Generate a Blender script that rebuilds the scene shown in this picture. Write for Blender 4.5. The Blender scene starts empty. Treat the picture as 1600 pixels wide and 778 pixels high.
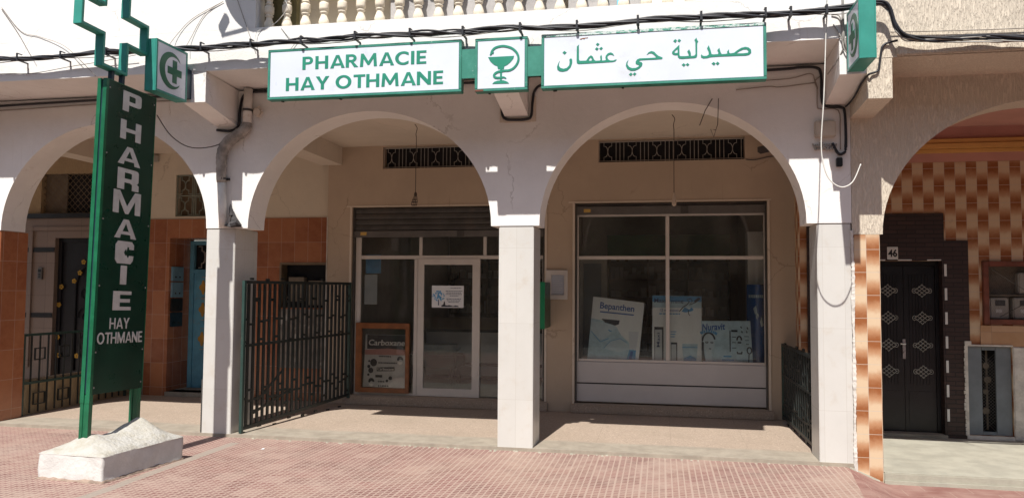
import bpy, bmesh, math, random
from mathutils import Vector, Matrix
R = math.radians
sc = bpy.context.scene
COL = sc.collection

# ------------------------------------------------------------------ camera
cd = bpy.data.cameras.new('camera')
cam = bpy.data.objects.new('camera', cd)
COL.objects.link(cam)
yaw, pit, rol = R(10.984), R(2.938), R(.416)
_f = Vector((-math.sin(yaw)*math.cos(pit), math.cos(yaw)*math.cos(pit), math.sin(pit)))
_r = Vector((math.cos(yaw), math.sin(yaw), 0)); _u = _r.cross(_f)
_r, _u = _r*math.cos(rol)+_u*math.sin(rol), -_r*math.sin(rol)+_u*math.cos(rol)
cam.matrix_world = Matrix(((_r.x, _u.x, -_f.x, 1.4631), (_r.y, _u.y, -_f.y, -7.8234), (_r.z, _u.z, -_f.z, 1.66), (0, 0, 0, 1)))
cd.sensor_width = 36; cd.lens = 27; cd.clip_end = 500; cd.clip_start = .05
sc.camera = cam

# ------------------------------------------------------------------ light
SUN = Vector((.070, .672, -1)).normalized()
elev = math.asin(-SUN.z); azim = math.atan2(-SUN.x, -SUN.y)
w = bpy.data.worlds.new('World'); sc.world = w; w.use_nodes = True
nt = w.node_tree; nt.nodes.clear()
sky = nt.nodes.new('ShaderNodeTexSky'); sky.sky_type = 'NISHITA'; sky.sun_disc = False
sky.sun_elevation = elev; sky.sun_rotation = azim; sky.altitude = 400; sky.dust_density = 1.5
bg = nt.nodes.new('ShaderNodeBackground'); bg.inputs[1].default_value = .09
wo = nt.nodes.new('ShaderNodeOutputWorld')
nt.links.new(sky.outputs[0], bg.inputs[0]); nt.links.new(bg.outputs[0], wo.inputs[0])
ld = bpy.data.lights.new('sun', 'SUN'); ld.energy = 4.8; ld.angle = R(.5); ld.color = (1, .965, .915)
sun = bpy.data.objects.new('sun', ld); COL.objects.link(sun)
sun.rotation_euler = SUN.to_track_quat('-Z', 'Y').to_euler(); sun.location = (0, -10, 20)
sc.view_settings.view_transform = 'Standard'; sc.view_settings.look = 'None'
sc.view_settings.gamma = 1; sc.view_settings.exposure = .6
sc.cycles.max_bounces = 10; sc.cycles.diffuse_bounces = 5; sc.cycles.transparent_max_bounces = 16

# ------------------------------------------------------------------ materials
MATS = {}
class NG:
    """small node-graph helper"""
    def __init__(s, name):
        s.m = bpy.data.materials.new(name); s.m.use_nodes = True
        s.t = s.m.node_tree; s.t.nodes.clear()
        s.out = s.t.nodes.new('ShaderNodeOutputMaterial')
        s.b = s.t.nodes.new('ShaderNodeBsdfPrincipled')
        s.t.links.new(s.b.outputs[0], s.out.inputs[0])
        g = s.t.nodes.new('ShaderNodeNewGeometry'); s.pos = g.outputs['Position']
    def put(s, sock, v):
        if isinstance(v, (int, float)): sock.default_value = v
        elif isinstance(v, (tuple, list)): sock.default_value = (*v, 1) if len(v) == 3 and sock.type == 'RGBA' else v
        else: s.t.links.new(v, sock)
    def math(s, op, a, b=0., clamp=False):
        n = s.t.nodes.new('ShaderNodeMath'); n.operation = op; n.use_clamp = clamp
        s.put(n.inputs[0], a); s.put(n.inputs[1], b); return n.outputs[0]
    def mix(s, f, a, b):
        n = s.t.nodes.new('ShaderNodeMix'); n.data_type = 'RGBA'
        s.put(n.inputs[0], f); s.put(n.inputs[6], a); s.put(n.inputs[7], b); return n.outputs[2]
    def scale(s, v, xyz):
        n = s.t.nodes.new('ShaderNodeMapping'); s.put(n.inputs[0], v); n.inputs['Scale'].default_value = xyz; return n.outputs[0]
    def noise(s, scale, detail=4, rough=.6, v=None, col=False):
        n = s.t.nodes.new('ShaderNodeTexNoise'); s.put(n.inputs['Vector'], v if v is not None else s.pos)
        n.inputs['Scale'].default_value = scale; n.inputs['Detail'].default_value = detail; n.inputs['Roughness'].default_value = rough
        return n.outputs[1 if col else 0]
    def voro(s, scale, v=None, feature='F1'):
        n = s.t.nodes.new('ShaderNodeTexVoronoi'); n.feature = feature; s.put(n.inputs['Vector'], v if v is not None else s.pos)
        n.inputs['Scale'].default_value = scale; return n
    def ramp(s, f, lo, hi):
        n = s.t.nodes.new('ShaderNodeMapRange'); n.interpolation_type = 'SMOOTHSTEP'
        s.put(n.inputs[0], f); n.inputs[1].default_value = lo; n.inputs[2].default_value = hi; return n.outputs[0]
    def sep(s, v=None):
        n = s.t.nodes.new('ShaderNodeSeparateXYZ'); s.put(n.inputs[0], v if v is not None else s.pos); return n.outputs
    def comb(s, x, y, z=0.):
        n = s.t.nodes.new('ShaderNodeCombineXYZ')
        for i, q in enumerate((x, y, z)): s.put(n.inputs[i], q)
        return n.outputs[0]
    def bump(s, h, strength=.3, dist=.01, normal=None):
        n = s.t.nodes.new('ShaderNodeBump'); n.inputs['Strength'].default_value = strength; n.inputs['Distance'].default_value = dist
        s.put(n.inputs['Height'], h)
        if normal is not None: s.put(n.inputs['Normal'], normal)
        return n.outputs[0]
    def done(s, col, rough=.8, spec=.4, metal=0., nrm=None, coat=0.):
        s.put(s.b.inputs['Base Color'], col); s.put(s.b.inputs['Roughness'], rough); s.put(s.b.inputs['Metallic'], metal)
        s.b.inputs['Specular IOR Level'].default_value = spec
        if coat: s.b.inputs['Coat Weight'].default_value = coat; s.b.inputs['Coat Roughness'].default_value = .08
        if nrm is not None: s.put(s.b.inputs['Normal'], nrm)
        return s.m
def mul(c, k): return tuple(min(1, x*k) for x in c)

def plain(name, c, rough=.6, var=.12, ns=6., bump=0., bs=80., spec=.4, metal=0., dirt=None, dscale=2., dlo=.55, dhi=.75, coat=0.):
    """painted or plain surface: colour varied by noise, optional dirt in patches, optional fine bump"""
    if name in MATS: return MATS[name]
    g = NG(name)
    col = g.mix(g.ramp(g.noise(ns, 5), .3, .7), mul(c, 1-var), mul(c, 1+var*.6))
    if dirt: col = g.mix(g.math('MULTIPLY', g.ramp(g.noise(dscale, 7, .7), dlo, dhi), .75), col, dirt)
    r = g.math('ADD', g.math('MULTIPLY', g.noise(ns*3, 3), .2), rough-.1)
    MATS[name] = g.done(col, r, spec, metal, g.bump(g.noise(bs, 4), bump, .01) if bump else None, coat)
    return MATS[name]

def wallpaint(name, c, grime, streak=.35, glo=.5, ghi=.8, bump=.25):
    """lime-painted plaster: trowel bump, faint rain streaks and grime patches, hairline marks"""
    g = NG(name)
    base = g.mix(g.ramp(g.noise(1.3, 6, .65), .3, .75), mul(c, .93), mul(c, 1.04))
    st = g.ramp(g.noise(1., 6, .7, g.scale(g.pos, (9, 9, .7))), .55, .8)
    gr = g.ramp(g.noise(2.6, 8, .72), glo, ghi)
    col = g.mix(g.math('MULTIPLY', g.math('MULTIPLY', st, gr), streak*2, True), base, grime)
    pt = g.ramp(g.noise(.55, 6, .6), .50, .56)          # repainted patches
    col = g.mix(g.math('MULTIPLY', pt, .22), col, mul(c, .86))
    wv = g.t.nodes.new('ShaderNodeVectorMath'); wv.operation = 'ADD'; g.put(wv.inputs[0], g.pos)
    wm = g.t.nodes.new('ShaderNodeVectorMath'); wm.operation = 'SCALE'; g.put(wm.inputs[0], g.noise(2.2, 5, .7, None, True)); wm.inputs['Scale'].default_value = .28; g.put(wv.inputs[1], wm.outputs[0])
    ck = g.voro(.8, wv.outputs[0], 'DISTANCE_TO_EDGE').outputs['Distance']
    crack = g.math('MULTIPLY', g.math('LESS_THAN', ck, .0042), g.ramp(g.noise(1.3, 3), .5, .6))
    col = g.mix(g.math('MULTIPLY', crack, .3), col, mul(grime, .45))
    rn = g.math('MULTIPLY', g.ramp(g.noise(1., 5, .65, g.scale(g.pos, (22, 6, .45))), .60, .74), g.ramp(g.noise(.9, 5), .44, .62))
    col = g.mix(g.math('MULTIPLY', rn, .30), col, grime)
    sp = g.ramp(g.noise(38, 3, .6), .73, .78)
    col = g.mix(g.math('MULTIPLY', sp, .35), col, mul(grime, .7))
    h = g.math('ADD', g.math('MULTIPLY', g.noise(14, 5, .6), .7), g.math('MULTIPLY', g.noise(120, 3), .3))
    MATS[name] = g.done(col, .85, .25, 0, g.bump(h, bump, .02)); return MATS[name]

def tiles(name, w, h, mort, cols, grout, rough=.25, cloud=8., ux='xy', zoff=0., xoff=0., var=.5, bump=.3, spec=.5, grime=None):
    """ceramic tiles on upright faces: u runs along x+y, v along z"""
    g = NG(name); x, y, z = g.sep()
    u = g.math('ADD', g.math('ADD', x, y), xoff); v = g.math('ADD', z, zoff)
    fu = g.math('FRACT', g.math('DIVIDE', u, w)); fv = g.math('FRACT', g.math('DIVIDE', v, h))
    du = g.math('MINIMUM', fu, g.math('SUBTRACT', 1., fu)); dv = g.math('MINIMUM', fv, g.math('SUBTRACT', 1., fv))
    line = g.math('MAXIMUM', g.math('LESS_THAN', du, mort/w), g.math('LESS_THAN', dv, mort/h))
    wn = g.t.nodes.new('ShaderNodeTexWhiteNoise'); wn.noise_dimensions = '2D'
    g.put(wn.inputs['Vector'], g.comb(g.math('FLOOR', g.math('DIVIDE', u, w)), g.math('FLOOR', g.math('DIVIDE', v, h))))
    cl = g.math('ADD', g.math('MULTIPLY', wn.outputs[0], var), g.math('MULTIPLY', g.noise(cloud, 6, .65), 1-var*.5))
    col = g.mix(g.ramp(cl, .2, .95), cols[0], cols[1])
    if grime: col = g.mix(g.math('MULTIPLY', g.ramp(g.noise(5, 7, .7), .5, .8), .5), col, grime)
    col = g.mix(line, col, grout)
    nr = g.bump(g.math('SUBTRACT', 1., line), bump, .003)
    MATS[name] = g.done(col, g.math('ADD', g.math('MULTIPLY', line, .5), rough), spec, 0, nr); return MATS[name]

def gradient_tiles(name, w, h, x0, z0):
    """brown tiles that fade to cream, neighbours flipped so the wall looks woven"""
    g = NG(name); x, y, z = g.sep()
    u = g.math('DIVIDE', g.math('SUBTRACT', g.math('ADD', x, y), x0), w); v = g.math('DIVIDE', g.math('SUBTRACT', z, z0), h)
    cu = g.math('FLOOR', u); fu = g.math('FRACT', u); fv = g.math('FRACT', v)
    ph = g.math('MULTIPLY', g.math('ADD', v, cu), math.pi)
    wv = g.math('ADD', g.math('MULTIPLY', g.math('COSINE', ph), .5), .5)
    wv = g.math('ADD', wv, g.math('MULTIPLY', g.math('SUBTRACT', g.noise(30, 4), .5), .25))
    wn = g.t.nodes.new('ShaderNodeTexWhiteNoise'); wn.noise_dimensions = '2D'; g.put(wn.inputs['Vector'], g.comb(cu, g.math('FLOOR', v)))
    wv = g.math('ADD', wv, g.math('MULTIPLY', g.math('SUBTRACT', g.noise(9, 6, .7), .5), .45)); wv = g.math('ADD', wv, g.math('MULTIPLY', g.math('SUBTRACT', wn.outputs[0], .5), .16))
    k = g.ramp(wv, -.05, .92)
    col = g.mix(k, (.255, .088, .03), (.56, .42, .28))
    mid = g.math('MULTIPLY', g.math('MULTIPLY', k, g.math('SUBTRACT', 1., k)), 2.6)
    col = g.mix(g.math('MULTIPLY', mid, .7), col, (.43, .195, .082))
    du = g.math('MINIMUM', fu, g.math('SUBTRACT', 1., fu)); dv = g.math('MINIMUM', fv, g.math('SUBTRACT', 1., fv))
    line = g.math('MAXIMUM', g.math('LESS_THAN', du, .0012/w), g.math('LESS_THAN', dv, .002/h))
    col = g.mix(g.math('MULTIPLY', g.ramp(g.noise(7, 7, .75), .58, .72), .35), col, (.24, .16, .10)); col = g.mix(line, col, (.46, .41, .34))
    MATS[name] = g.done(col, .48, .25, 0, g.bump(g.math('SUBTRACT', 1., line), .2, .003)); return MATS[name]

def glass(name, tint=(.75, .8, .78), rough=.01):
    g = NG(name); t = g.t
    tr = t.nodes.new('ShaderNodeBsdfTransparent'); tr.inputs[0].default_value = (*tint, 1)
    gl = t.nodes.new('ShaderNodeBsdfGlossy'); gl.inputs['Roughness'].default_value = rough
    fr = t.nodes.new('ShaderNodeFresnel'); fr.inputs[0].default_value = 1.5
    mx = t.nodes.new('ShaderNodeMixShader')
    t.links.new(fr.outputs[0], mx.inputs[0]); t.links.new(tr.outputs[0], mx.inputs[1]); t.links.new(gl.outputs[0], mx.inputs[2])
    df = t.nodes.new('ShaderNodeBsdfDiffuse'); df.inputs[0].default_value = (.62, .58, .52, 1); m2 = t.nodes.new('ShaderNodeMixShader')     # dust smears, plus an even pale haze painted in to lift the blacks
    sm = g.math('ADD', .022, g.math('MULTIPLY', g.ramp(g.noise(1., 6, .7, g.scale(g.pos, (3, 3, 1.2))), .42, .75), .05)); t.links.new(sm, m2.inputs[0])
    t.links.new(mx.outputs[0], m2.inputs[1]); t.links.new(df.outputs[0], m2.inputs[2])
    t.links.new(m2.outputs[0], g.out.inputs[0]); MATS[name] = g.m; return g.m

def pavement_mat():
    g = NG('pavement'); x, y, z = g.sep()
    P, T = .0535, .214
    def grid(p, lw, a):
        f = g.math('FRACT', g.math('DIVIDE', a, p)); return g.math('LESS_THAN', g.math('MINIMUM', f, g.math('SUBTRACT', 1., f)), lw/p)
    ln = g.math('MAXIMUM', grid(P, .0062, x), grid(P, .0075, y))
    ln2 = g.math('MAXIMUM', grid(T, .0085, x), grid(T, .0085, y))
    line = g.math('MAXIMUM', ln, ln2)
    wn = g.t.nodes.new('ShaderNodeTexWhiteNoise'); wn.noise_dimensions = '2D'
    g.put(wn.inputs['Vector'], g.comb(g.math('FLOOR', g.math('DIVIDE', x, T)), g.math('FLOOR', g.math('DIVIDE', y, T))))
    wn2 = g.t.nodes.new('ShaderNodeTexWhiteNoise'); wn2.noise_dimensions = '2D'
    g.put(wn2.inputs['Vector'], g.comb(g.math('FLOOR', g.math('DIVIDE', x, P)), g.math('FLOOR', g.math('DIVIDE', y, P))))
    pad = g.mix(wn.outputs[0], (.135, .056, .052), (.20, .092, .082))
    pad = g.mix(g.math('MULTIPLY', wn2.outputs[0], .35), pad, (.25, .15, .125))
    dust = (.345, .26, .212)
    # dust lying in patches, some whole tiles worn smooth
    a = g.ramp(g.noise(.95, 9, .72), .45, .68); b = g.ramp(g.noise(6., 7, .75), .42, .64)
    worn = g.math('GREATER_THAN', wn.outputs[0], .955)
    d = g.math('ADD', g.math('MULTIPLY', a, .55), g.math('MULTIPLY', b, .34)); d = g.math('MAXIMUM', d, g.math('MULTIPLY', worn, .42), True)
    pad = g.mix(g.math('MULTIPLY', g.ramp(g.noise(2.3, 6, .7), .52, .66), .55), pad, (.105, .055, .048))
    col = g.mix(d, pad, dust)
    col = g.mix(g.math('MULTIPLY', g.ramp(g.noise(.42, 5, .6), .48, .68), .35), col, (.335, .235, .17))
    col = g.mix(g.math('MULTIPLY', line, .85), col, mul(dust, 1.03))
    gum = g.math('MULTIPLY', g.math('LESS_THAN', g.voro(1.7).outputs['Distance'], .028), .6); col = g.mix(gum, col, (.09, .065, .055))
    # plain red slabs in front of the neighbouring house
    fx = g.math('FRACT', g.math('DIVIDE', g.math('ADD', x, g.math('MULTIPLY', g.math('FLOOR', g.math('DIVIDE', y, .2)), .2)), .4)); fy = g.math('FRACT', g.math('DIVIDE', y, .2))
    l3 = g.math('MAXIMUM', g.math('LESS_THAN', fx, .018), g.math('LESS_THAN', fy, .035))
    red = g.mix(g.ramp(g.noise(3, 7), .3, .7), (.19, .09, .075), (.28, .17, .14)); red = g.mix(g.math('MULTIPLY', l3, .6), red, dust)
    right = g.math('GREATER_THAN', g.math('ADD', x, g.math('MULTIPLY', y, -.12)), 3.2)
    col = g.mix(right, col, red)
    # cement seam running out from the sign base and grey stains
    sm = g.math('LESS_THAN', g.math('ABSOLUTE', g.math('ADD', x, g.math('ADD', g.math('MULTIPLY', g.noise(1.5, 4), .12), 2.93))), .055)
    sm = g.math('MULTIPLY', sm, g.math('LESS_THAN', y, -.25))
    col = g.mix(g.math('MULTIPLY', sm, .8), col, (.27, .235, .195))
    col = g.mix(g.math('MULTIPLY', g.ramp(g.noise(.6, 7, .7), .58, .75), .35), col, (.26, .205, .165))
    h = g.math('SUBTRACT', g.math('MULTIPLY', g.noise(60, 4), .25), g.math('MULTIPLY', line, g.math('SUBTRACT', 1., d)))
    MATS['pavement'] = g.done(col, .9, .2, 0, g.bump(h, .45, .006)); return MATS['pavement']

def terrazzo(name, c, edge=False):
    g = NG(name); x, y, z = g.sep()
    v = g.voro(55); ch = g.ramp(v.outputs['Distance'], .25, .55)
    wn = g.t.nodes.new('ShaderNodeTexWhiteNoise'); g.put(wn.inputs['Vector'], v.outputs['Position'])
    chip = g.mix(wn.outputs[0], mul(c, .62), mul(c, 1.45))
    col = g.mix(ch, chip, c)
    col = g.mix(g.math('MULTIPLY', g.ramp(g.noise(1.4, 8, .7), .42, .72), .55), col, (.28, .225, .17))
    fx = g.math('FRACT', g.math('DIVIDE', x, .78)); fy = g.math('FRACT', g.math('DIVIDE', y, .78))
    l = g.math('MAXIMUM', g.math('LESS_THAN', fx, .006), g.math('LESS_THAN', fy, .006)); col = g.mix(g.math('MULTIPLY', l, .5), col, mul(c, .55))
    # plain cement strip along the front edge, its border wavering
    yy = g.math('ADD', y, g.math('MULTIPLY', g.noise(3, 5), .12)); front = g.math('SUBTRACT', 1., g.ramp(yy, .46, .56))
    cem = g.mix(g.ramp(g.noise(6, 7, .7), .3, .7), (.25, .215, .17), (.34, .295, .235)); col = g.mix(front, col, cem)
    MATS[name] = g.done(col, .62, .35, 0, g.bump(g.noise(90, 4), .15, .004)); return MATS[name]

def stucco(name, c):
    g = NG(name)
    dr = g.noise(1., 5, .62, g.scale(g.pos, (62, 62, 11))); fine = g.noise(150, 3)
    h = g.math('ADD', g.ramp(dr, .42, .6), g.math('MULTIPLY', fine, .25))
    col = g.mix(g.ramp(dr, .38, .62), mul(c, .90), mul(c, 1.04))
    col = g.mix(g.math('MULTIPLY', g.ramp(g.noise(1.2, 7, .7), .5, .75), .4), col, mul(c, .72))
    MATS[name] = g.done(col, .92, .15, 0, g.bump(h, .6, .015)); return MATS[name]

def bricks(name, c1, c2, mort):
    g = NG(name); x, y, z = g.sep()
    b = g.t.nodes.new('ShaderNodeTexBrick'); g.put(b.inputs['Vector'], g.comb(g.math('ADD', x, y), z))
    b.inputs['Scale'].default_value = 1; b.inputs['Brick Width'].default_value = .2; b.inputs['Row Height'].default_value = .052
    b.inputs['Mortar Size'].default_value = .006; b.inputs['Color1'].default_value = (*c1, 1); b.inputs['Color2'].default_value = (*c2, 1); b.inputs['Mortar'].default_value = (*mort, 1)
    col = g.mix(g.math('MULTIPLY', g.noise(20, 5), .5), b.outputs[0], mul(c2, .6))
    MATS[name] = g.done(col, .5, .4, 0, g.bump(g.math('SUBTRACT', 1., b.outputs[1]), .6, .008)); return MATS[name]

def chipped(name, c, under, lo=.66, hi=.7, rough=.4, spec=.5, fade=None):
    """sun-bleached paint with small chips down to the undercoat"""
    g = NG(name)
    col = g.mix(g.ramp(g.noise(5, 6, .7), .3, .75), mul(c, .85), fade or mul(c, 1.2))
    ch = g.ramp(g.noise(45, 6, .75), lo, hi); patch = g.ramp(g.noise(3.2, 4), .5, .62)
    col = g.mix(g.math('MULTIPLY', ch, patch), col, under)
    MATS[name] = g.done(col, rough, spec, 0, g.bump(g.noise(70, 3), .06, .005)); return MATS[name]

wallpaint('white_paint', (.76, .74, .705), (.46, .37, .28), .5, .46, .78, .32)
wallpaint('cream_paint', (.64, .57, .46), (.46, .36, .25), .25)
wallpaint('beige_paint', (.47, .375, .285), (.27, .20, .14), .25, bump=.15)
wallpaint('ceiling_paint', (.62, .54, .45), (.40, .31, .23), .2, bump=.15)
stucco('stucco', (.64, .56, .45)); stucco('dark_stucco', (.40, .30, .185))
tiles('pillar_tile', .2, .78, .0016, ((.50, .487, .455), (.555, .54, .505)), (.44, .415, .37), .32, 3, var=.3, bump=.12, zoff=.26, grime=(.42, .34, .25))
tiles('orange_tile', .207, .357, .0022, ((.25, .082, .038), (.38, .155, .075)), (.40, .27, .2), .25, 9, zoff=.195, xoff=.02, grime=(.42, .2, .1))
tiles('tan_tile', .4, .3, .002, ((.40, .23, .12), (.5, .32, .2)), (.3, .2, .13), .3, 9)
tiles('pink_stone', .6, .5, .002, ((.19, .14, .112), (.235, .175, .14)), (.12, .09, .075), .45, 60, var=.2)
gradient_tiles('woven_tile_pillar', .1185, .2175, 3.266, -.12)
gradient_tiles('woven_tile_wall', .1165, .2075, 3.1+2.0+.02, .0)
bricks('dark_brick', (.055, .031, .027), (.035, .02, .018), (.016, .012, .012))
pavement_mat(); terrazzo('terrazzo', (.345, .272, .212))
plain('cement', (.27, .245, .2), .85, .2, 5, .35, 70, .2, dirt=(.27, .25, .2))
plain('pale_cement', (.33, .31, .25), .85, .15, 4, .3, 60, .2, dirt=(.26, .25, .21), dscale=1.4)
plain('asphalt', (.055, .053, .05), .9, .25, 8, .5, 90)
chipped('sign_green', (.03, .19, .135), (.55, .6, .57), .62, .66, fade=(.05, .235, .175))
g = NG('peeled_green'); pk = g.ramp(g.noise(1., 6, .75, g.scale(g.pos, (26, 26, 60))), .47, .52); MATS['peeled_green'] = g.done(g.mix(pk, (.045, .24, .17), (.52, .58, .56)), .5)
plain('sign_panel', (.62, .66, .73), .3, .05, 1.5, 0, spec=.5, dirt=(.46, .45, .42), dscale=3.5, dlo=.52, dhi=.85)
plain('letter_green', (.016, .21, .135), .45, .08, 5)
plain('dark_letter_green', (.012, .115, .06), .4, .1, 5)
chipped('totem_green', (.010, .105, .048), (.1, .2, .15), .74, .78, .3, .5, fade=(.014, .14, .065))
plain('totem_face', (.005, .036, .021), .3, .3, 2, .04, 40, .35, dirt=(.012, .055, .036), dscale=1.5, dlo=.5, dhi=.8)
plain('totem_letter', (.52, .52, .50), .45, .12, 7, dirt=(.34, .33, .31), dscale=9)
plain('cross_teal', (.035, .24, .19), .4, .12, 5); plain('navy_metal', (.012, .03, .045), .4, .2)
plain('white_frame', (.58, .54, .50), .45, .05, 6, dirt=(.5, .44, .38), dlo=.6, dhi=.8)
plain('white_board', (.50, .48, .475), .5, .04, 3, dirt=(.5, .48, .46), dlo=.6, dhi=.85)
plain('steel_slat', (.085, .081, .077), .45, .25, 4, 0, metal=.35, dirt=(.12, .09, .07))
plain('steel_bar', (.15, .142, .135), .42, .15, 6, 0, metal=.35)
plain('fence_green', (.017, .021, .019), .5, .3, 9, .1, dirt=(.07, .05, .035), dscale=12)
chipped('fence_post', (.022, .05, .042), (.15, .14, .11), .6, .66)
plain('grille_green', (.20, .225, .185), .6, .2, 12); plain('iron', (.34, .315, .28), .5, .2, 12, dirt=(.16, .1, .06), dscale=15)
plain('black', (.012, .012, .012), .5, .1); plain('cable_black', (.018, .018, .022), .45, .2, 20)
plain('cable_grey', (.30, .285, .26), .6, .2, 20); plain('cable_white', (.62, .6, .55), .5, .1, 12)
plain('wire_dark', (.07, .055, .045), .7, .2); plain('wire_mid', (.30, .26, .22), .7, .2)
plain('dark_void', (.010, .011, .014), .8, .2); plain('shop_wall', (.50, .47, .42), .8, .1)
plain('shop_floor', (.48, .43, .36), .5, .1); plain('shop_wood', (.16, .115, .07), .6, .2)
plain('counter_white', (.78, .76, .72), .4, .04); plain('shop_green', (.04, .2, .06), .5, .2)
plain('orange_wood', (.24, .09, .034), .4, .25, 10); plain('red_wood', (.16, .05, .03), .45, .3, 12)
plain('paper', (.70, .72, .74), .6, .03); plain('notice_paper', (.42, .44, .5), .5, .05)
plain('poster_white', (.86, .87, .84), .35, .04, 3); plain('poster_face', (.60, .71, .75), .4, .06, 12); plain('poster_pale_blue', (.50, .66, .72), .4, .15, 12); plain('poster_sky', (.10, .34, .60), .4, .15, 9)
plain('poster_blue', (.02, .11, .36), .4, .1); plain('poster_navy', (.015, .04, .12), .4, .1); plain('poster_dark', (.035, .04, .05), .4, .2)
plain('poster_grey', (.58, .60, .60), .4, .1); plain('poster_pink', (.5, .25, .22), .4, .1)
plain('stand_blue', (.012, .10, .33), .35, .15, 6)
plain('blue_door', (.12, .33, .46), .42, .15, 6, .1, 60, dirt=(.2, .26, .28), dscale=5); plain('blue_box', (.16, .29, .38), .45, .15); plain('gold', (.5, .29, .05), .35, .2, metal=.5)
plain('ochre', (.46, .25, .05), .5, .2)
plain('black_door', (.014, .014, .017), .32, .3, 4, .1, 40); plain('silver', (.42, .42, .44), .3, .1, metal=.8)
plain('motif', (.36, .35, .32), .45, .1); plain('trim_white', (.62, .62, .6), .35, .06)
plain('grey_door', (.16, .185, .205), .5, .15, 4, 0, dirt=(.1, .1, .1)); plain('meter_grey', (.40, .38, .34), .5, .1); plain('meter_window', (.07, .07, .075), .25, .1)
plain('cabinet_back', (.17, .14, .105), .8, .2); plain('rough_plaster', (.58, .55, .5), .9, .2, 9, .8, 30, dirt=(.4, .35, .29), dscale=6)
plain('worn_cement', (.20, .175, .15), .9, .3, 9, .5, 30, dirt=(.42, .39, .35), dscale=4, dlo=.56, dhi=.62)
plain('skirt_mortar', (.27, .20, .155), .95, .3, 12, .6, 40)
plain('pink_paint', (.50, .255, .205), .8, .1, 2, .1, dirt=(.42, .25, .17)); plain('yellow_paint', (.60, .33, .10), .7, .1, 3)
plain('sheet_grey', (.38, .365, .36), .8, .18, 3, .4, 25, dirt=(.27, .26, .26)); plain('sheet_blue', (.16, .52, .66), .6, .1)
plain('olive', (.20, .175, .085), .6, .2, 3); plain('baluster_white', (.74, .66, .53), .75, .12, 9, .25, 60, .2, dirt=(.58, .45, .31), dscale=7)
g = NG('lumpy_cement'); v = g.voro(38, None, 'SMOOTH_F1')
hh = g.math('ADD', g.math('MULTIPLY', g.noise(22, 7, .72), 1.1), g.math('MULTIPLY', v.outputs['Distance'], .6))
cc = g.mix(g.ramp(g.noise(7, 7, .7), .38, .75), (.43, .415, .38), (.34, .31, .245)); cc = g.mix(g.math('MULTIPLY', g.ramp(g.noise(70, 5, .75), .62, .72), .5), cc, (.30, .26, .2))
MATS['lumpy_cement'] = g.done(cc, .95, .1, 0, g.bump(hh, .55, .02))
plain('lime_cement', (.60, .585, .56), .9, .08, 7, .5, 30, .15, dirt=(.45, .39, .33), dscale=5, dlo=.54, dhi=.70)
plain('pipe_grey', (.30, .275, .245), .8, .35, 12, .5, 40, dirt=(.5, .45, .38), dscale=9); plain('pipe_white', (.66, .63, .58), .6, .12, 8, .2, 50, dirt=(.5, .4, .3), dscale=12)
plain('rag', (.045, .042, .042), .8, .4, 30); plain('junction_box', (.50, .445, .37), .6, .12, 6, dirt=(.33, .25, .18))
plain('box_green', (.012, .20, .085), .35, .1); plain('box_green_dark', (.010, .045, .025), .3, .2); plain('bulb', (.5, .4, .3), .3)
plain('dish', (.55, .55, .55), .5, .1); plain('silver_paint', (.4, .38, .35), .5); plain('yellow_tag', (.55, .36, .10), .5); plain('cushion', (.42, .43, .36), .8, .2)
glass('pane', (.95, .97, .96)); glass('cabinet_glass', (.93, .92, .9), .03)

# ------------------------------------------------------------------ mesh building
BASE = {}
def tag(o, label=None, cat=None, group=None, kind=None):
    if label: o['label'] = label
    if cat: o['category'] = cat
    if group: o['group'] = group
    if kind: o['kind'] = kind
    return o
def thing(name, label, cat, loc, group=None):
    o = bpy.data.objects.new(name, None); COL.objects.link(o); o.location = loc; o.empty_display_size = .1
    BASE[o] = Vector(loc); return tag(o, label, cat, group)

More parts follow.
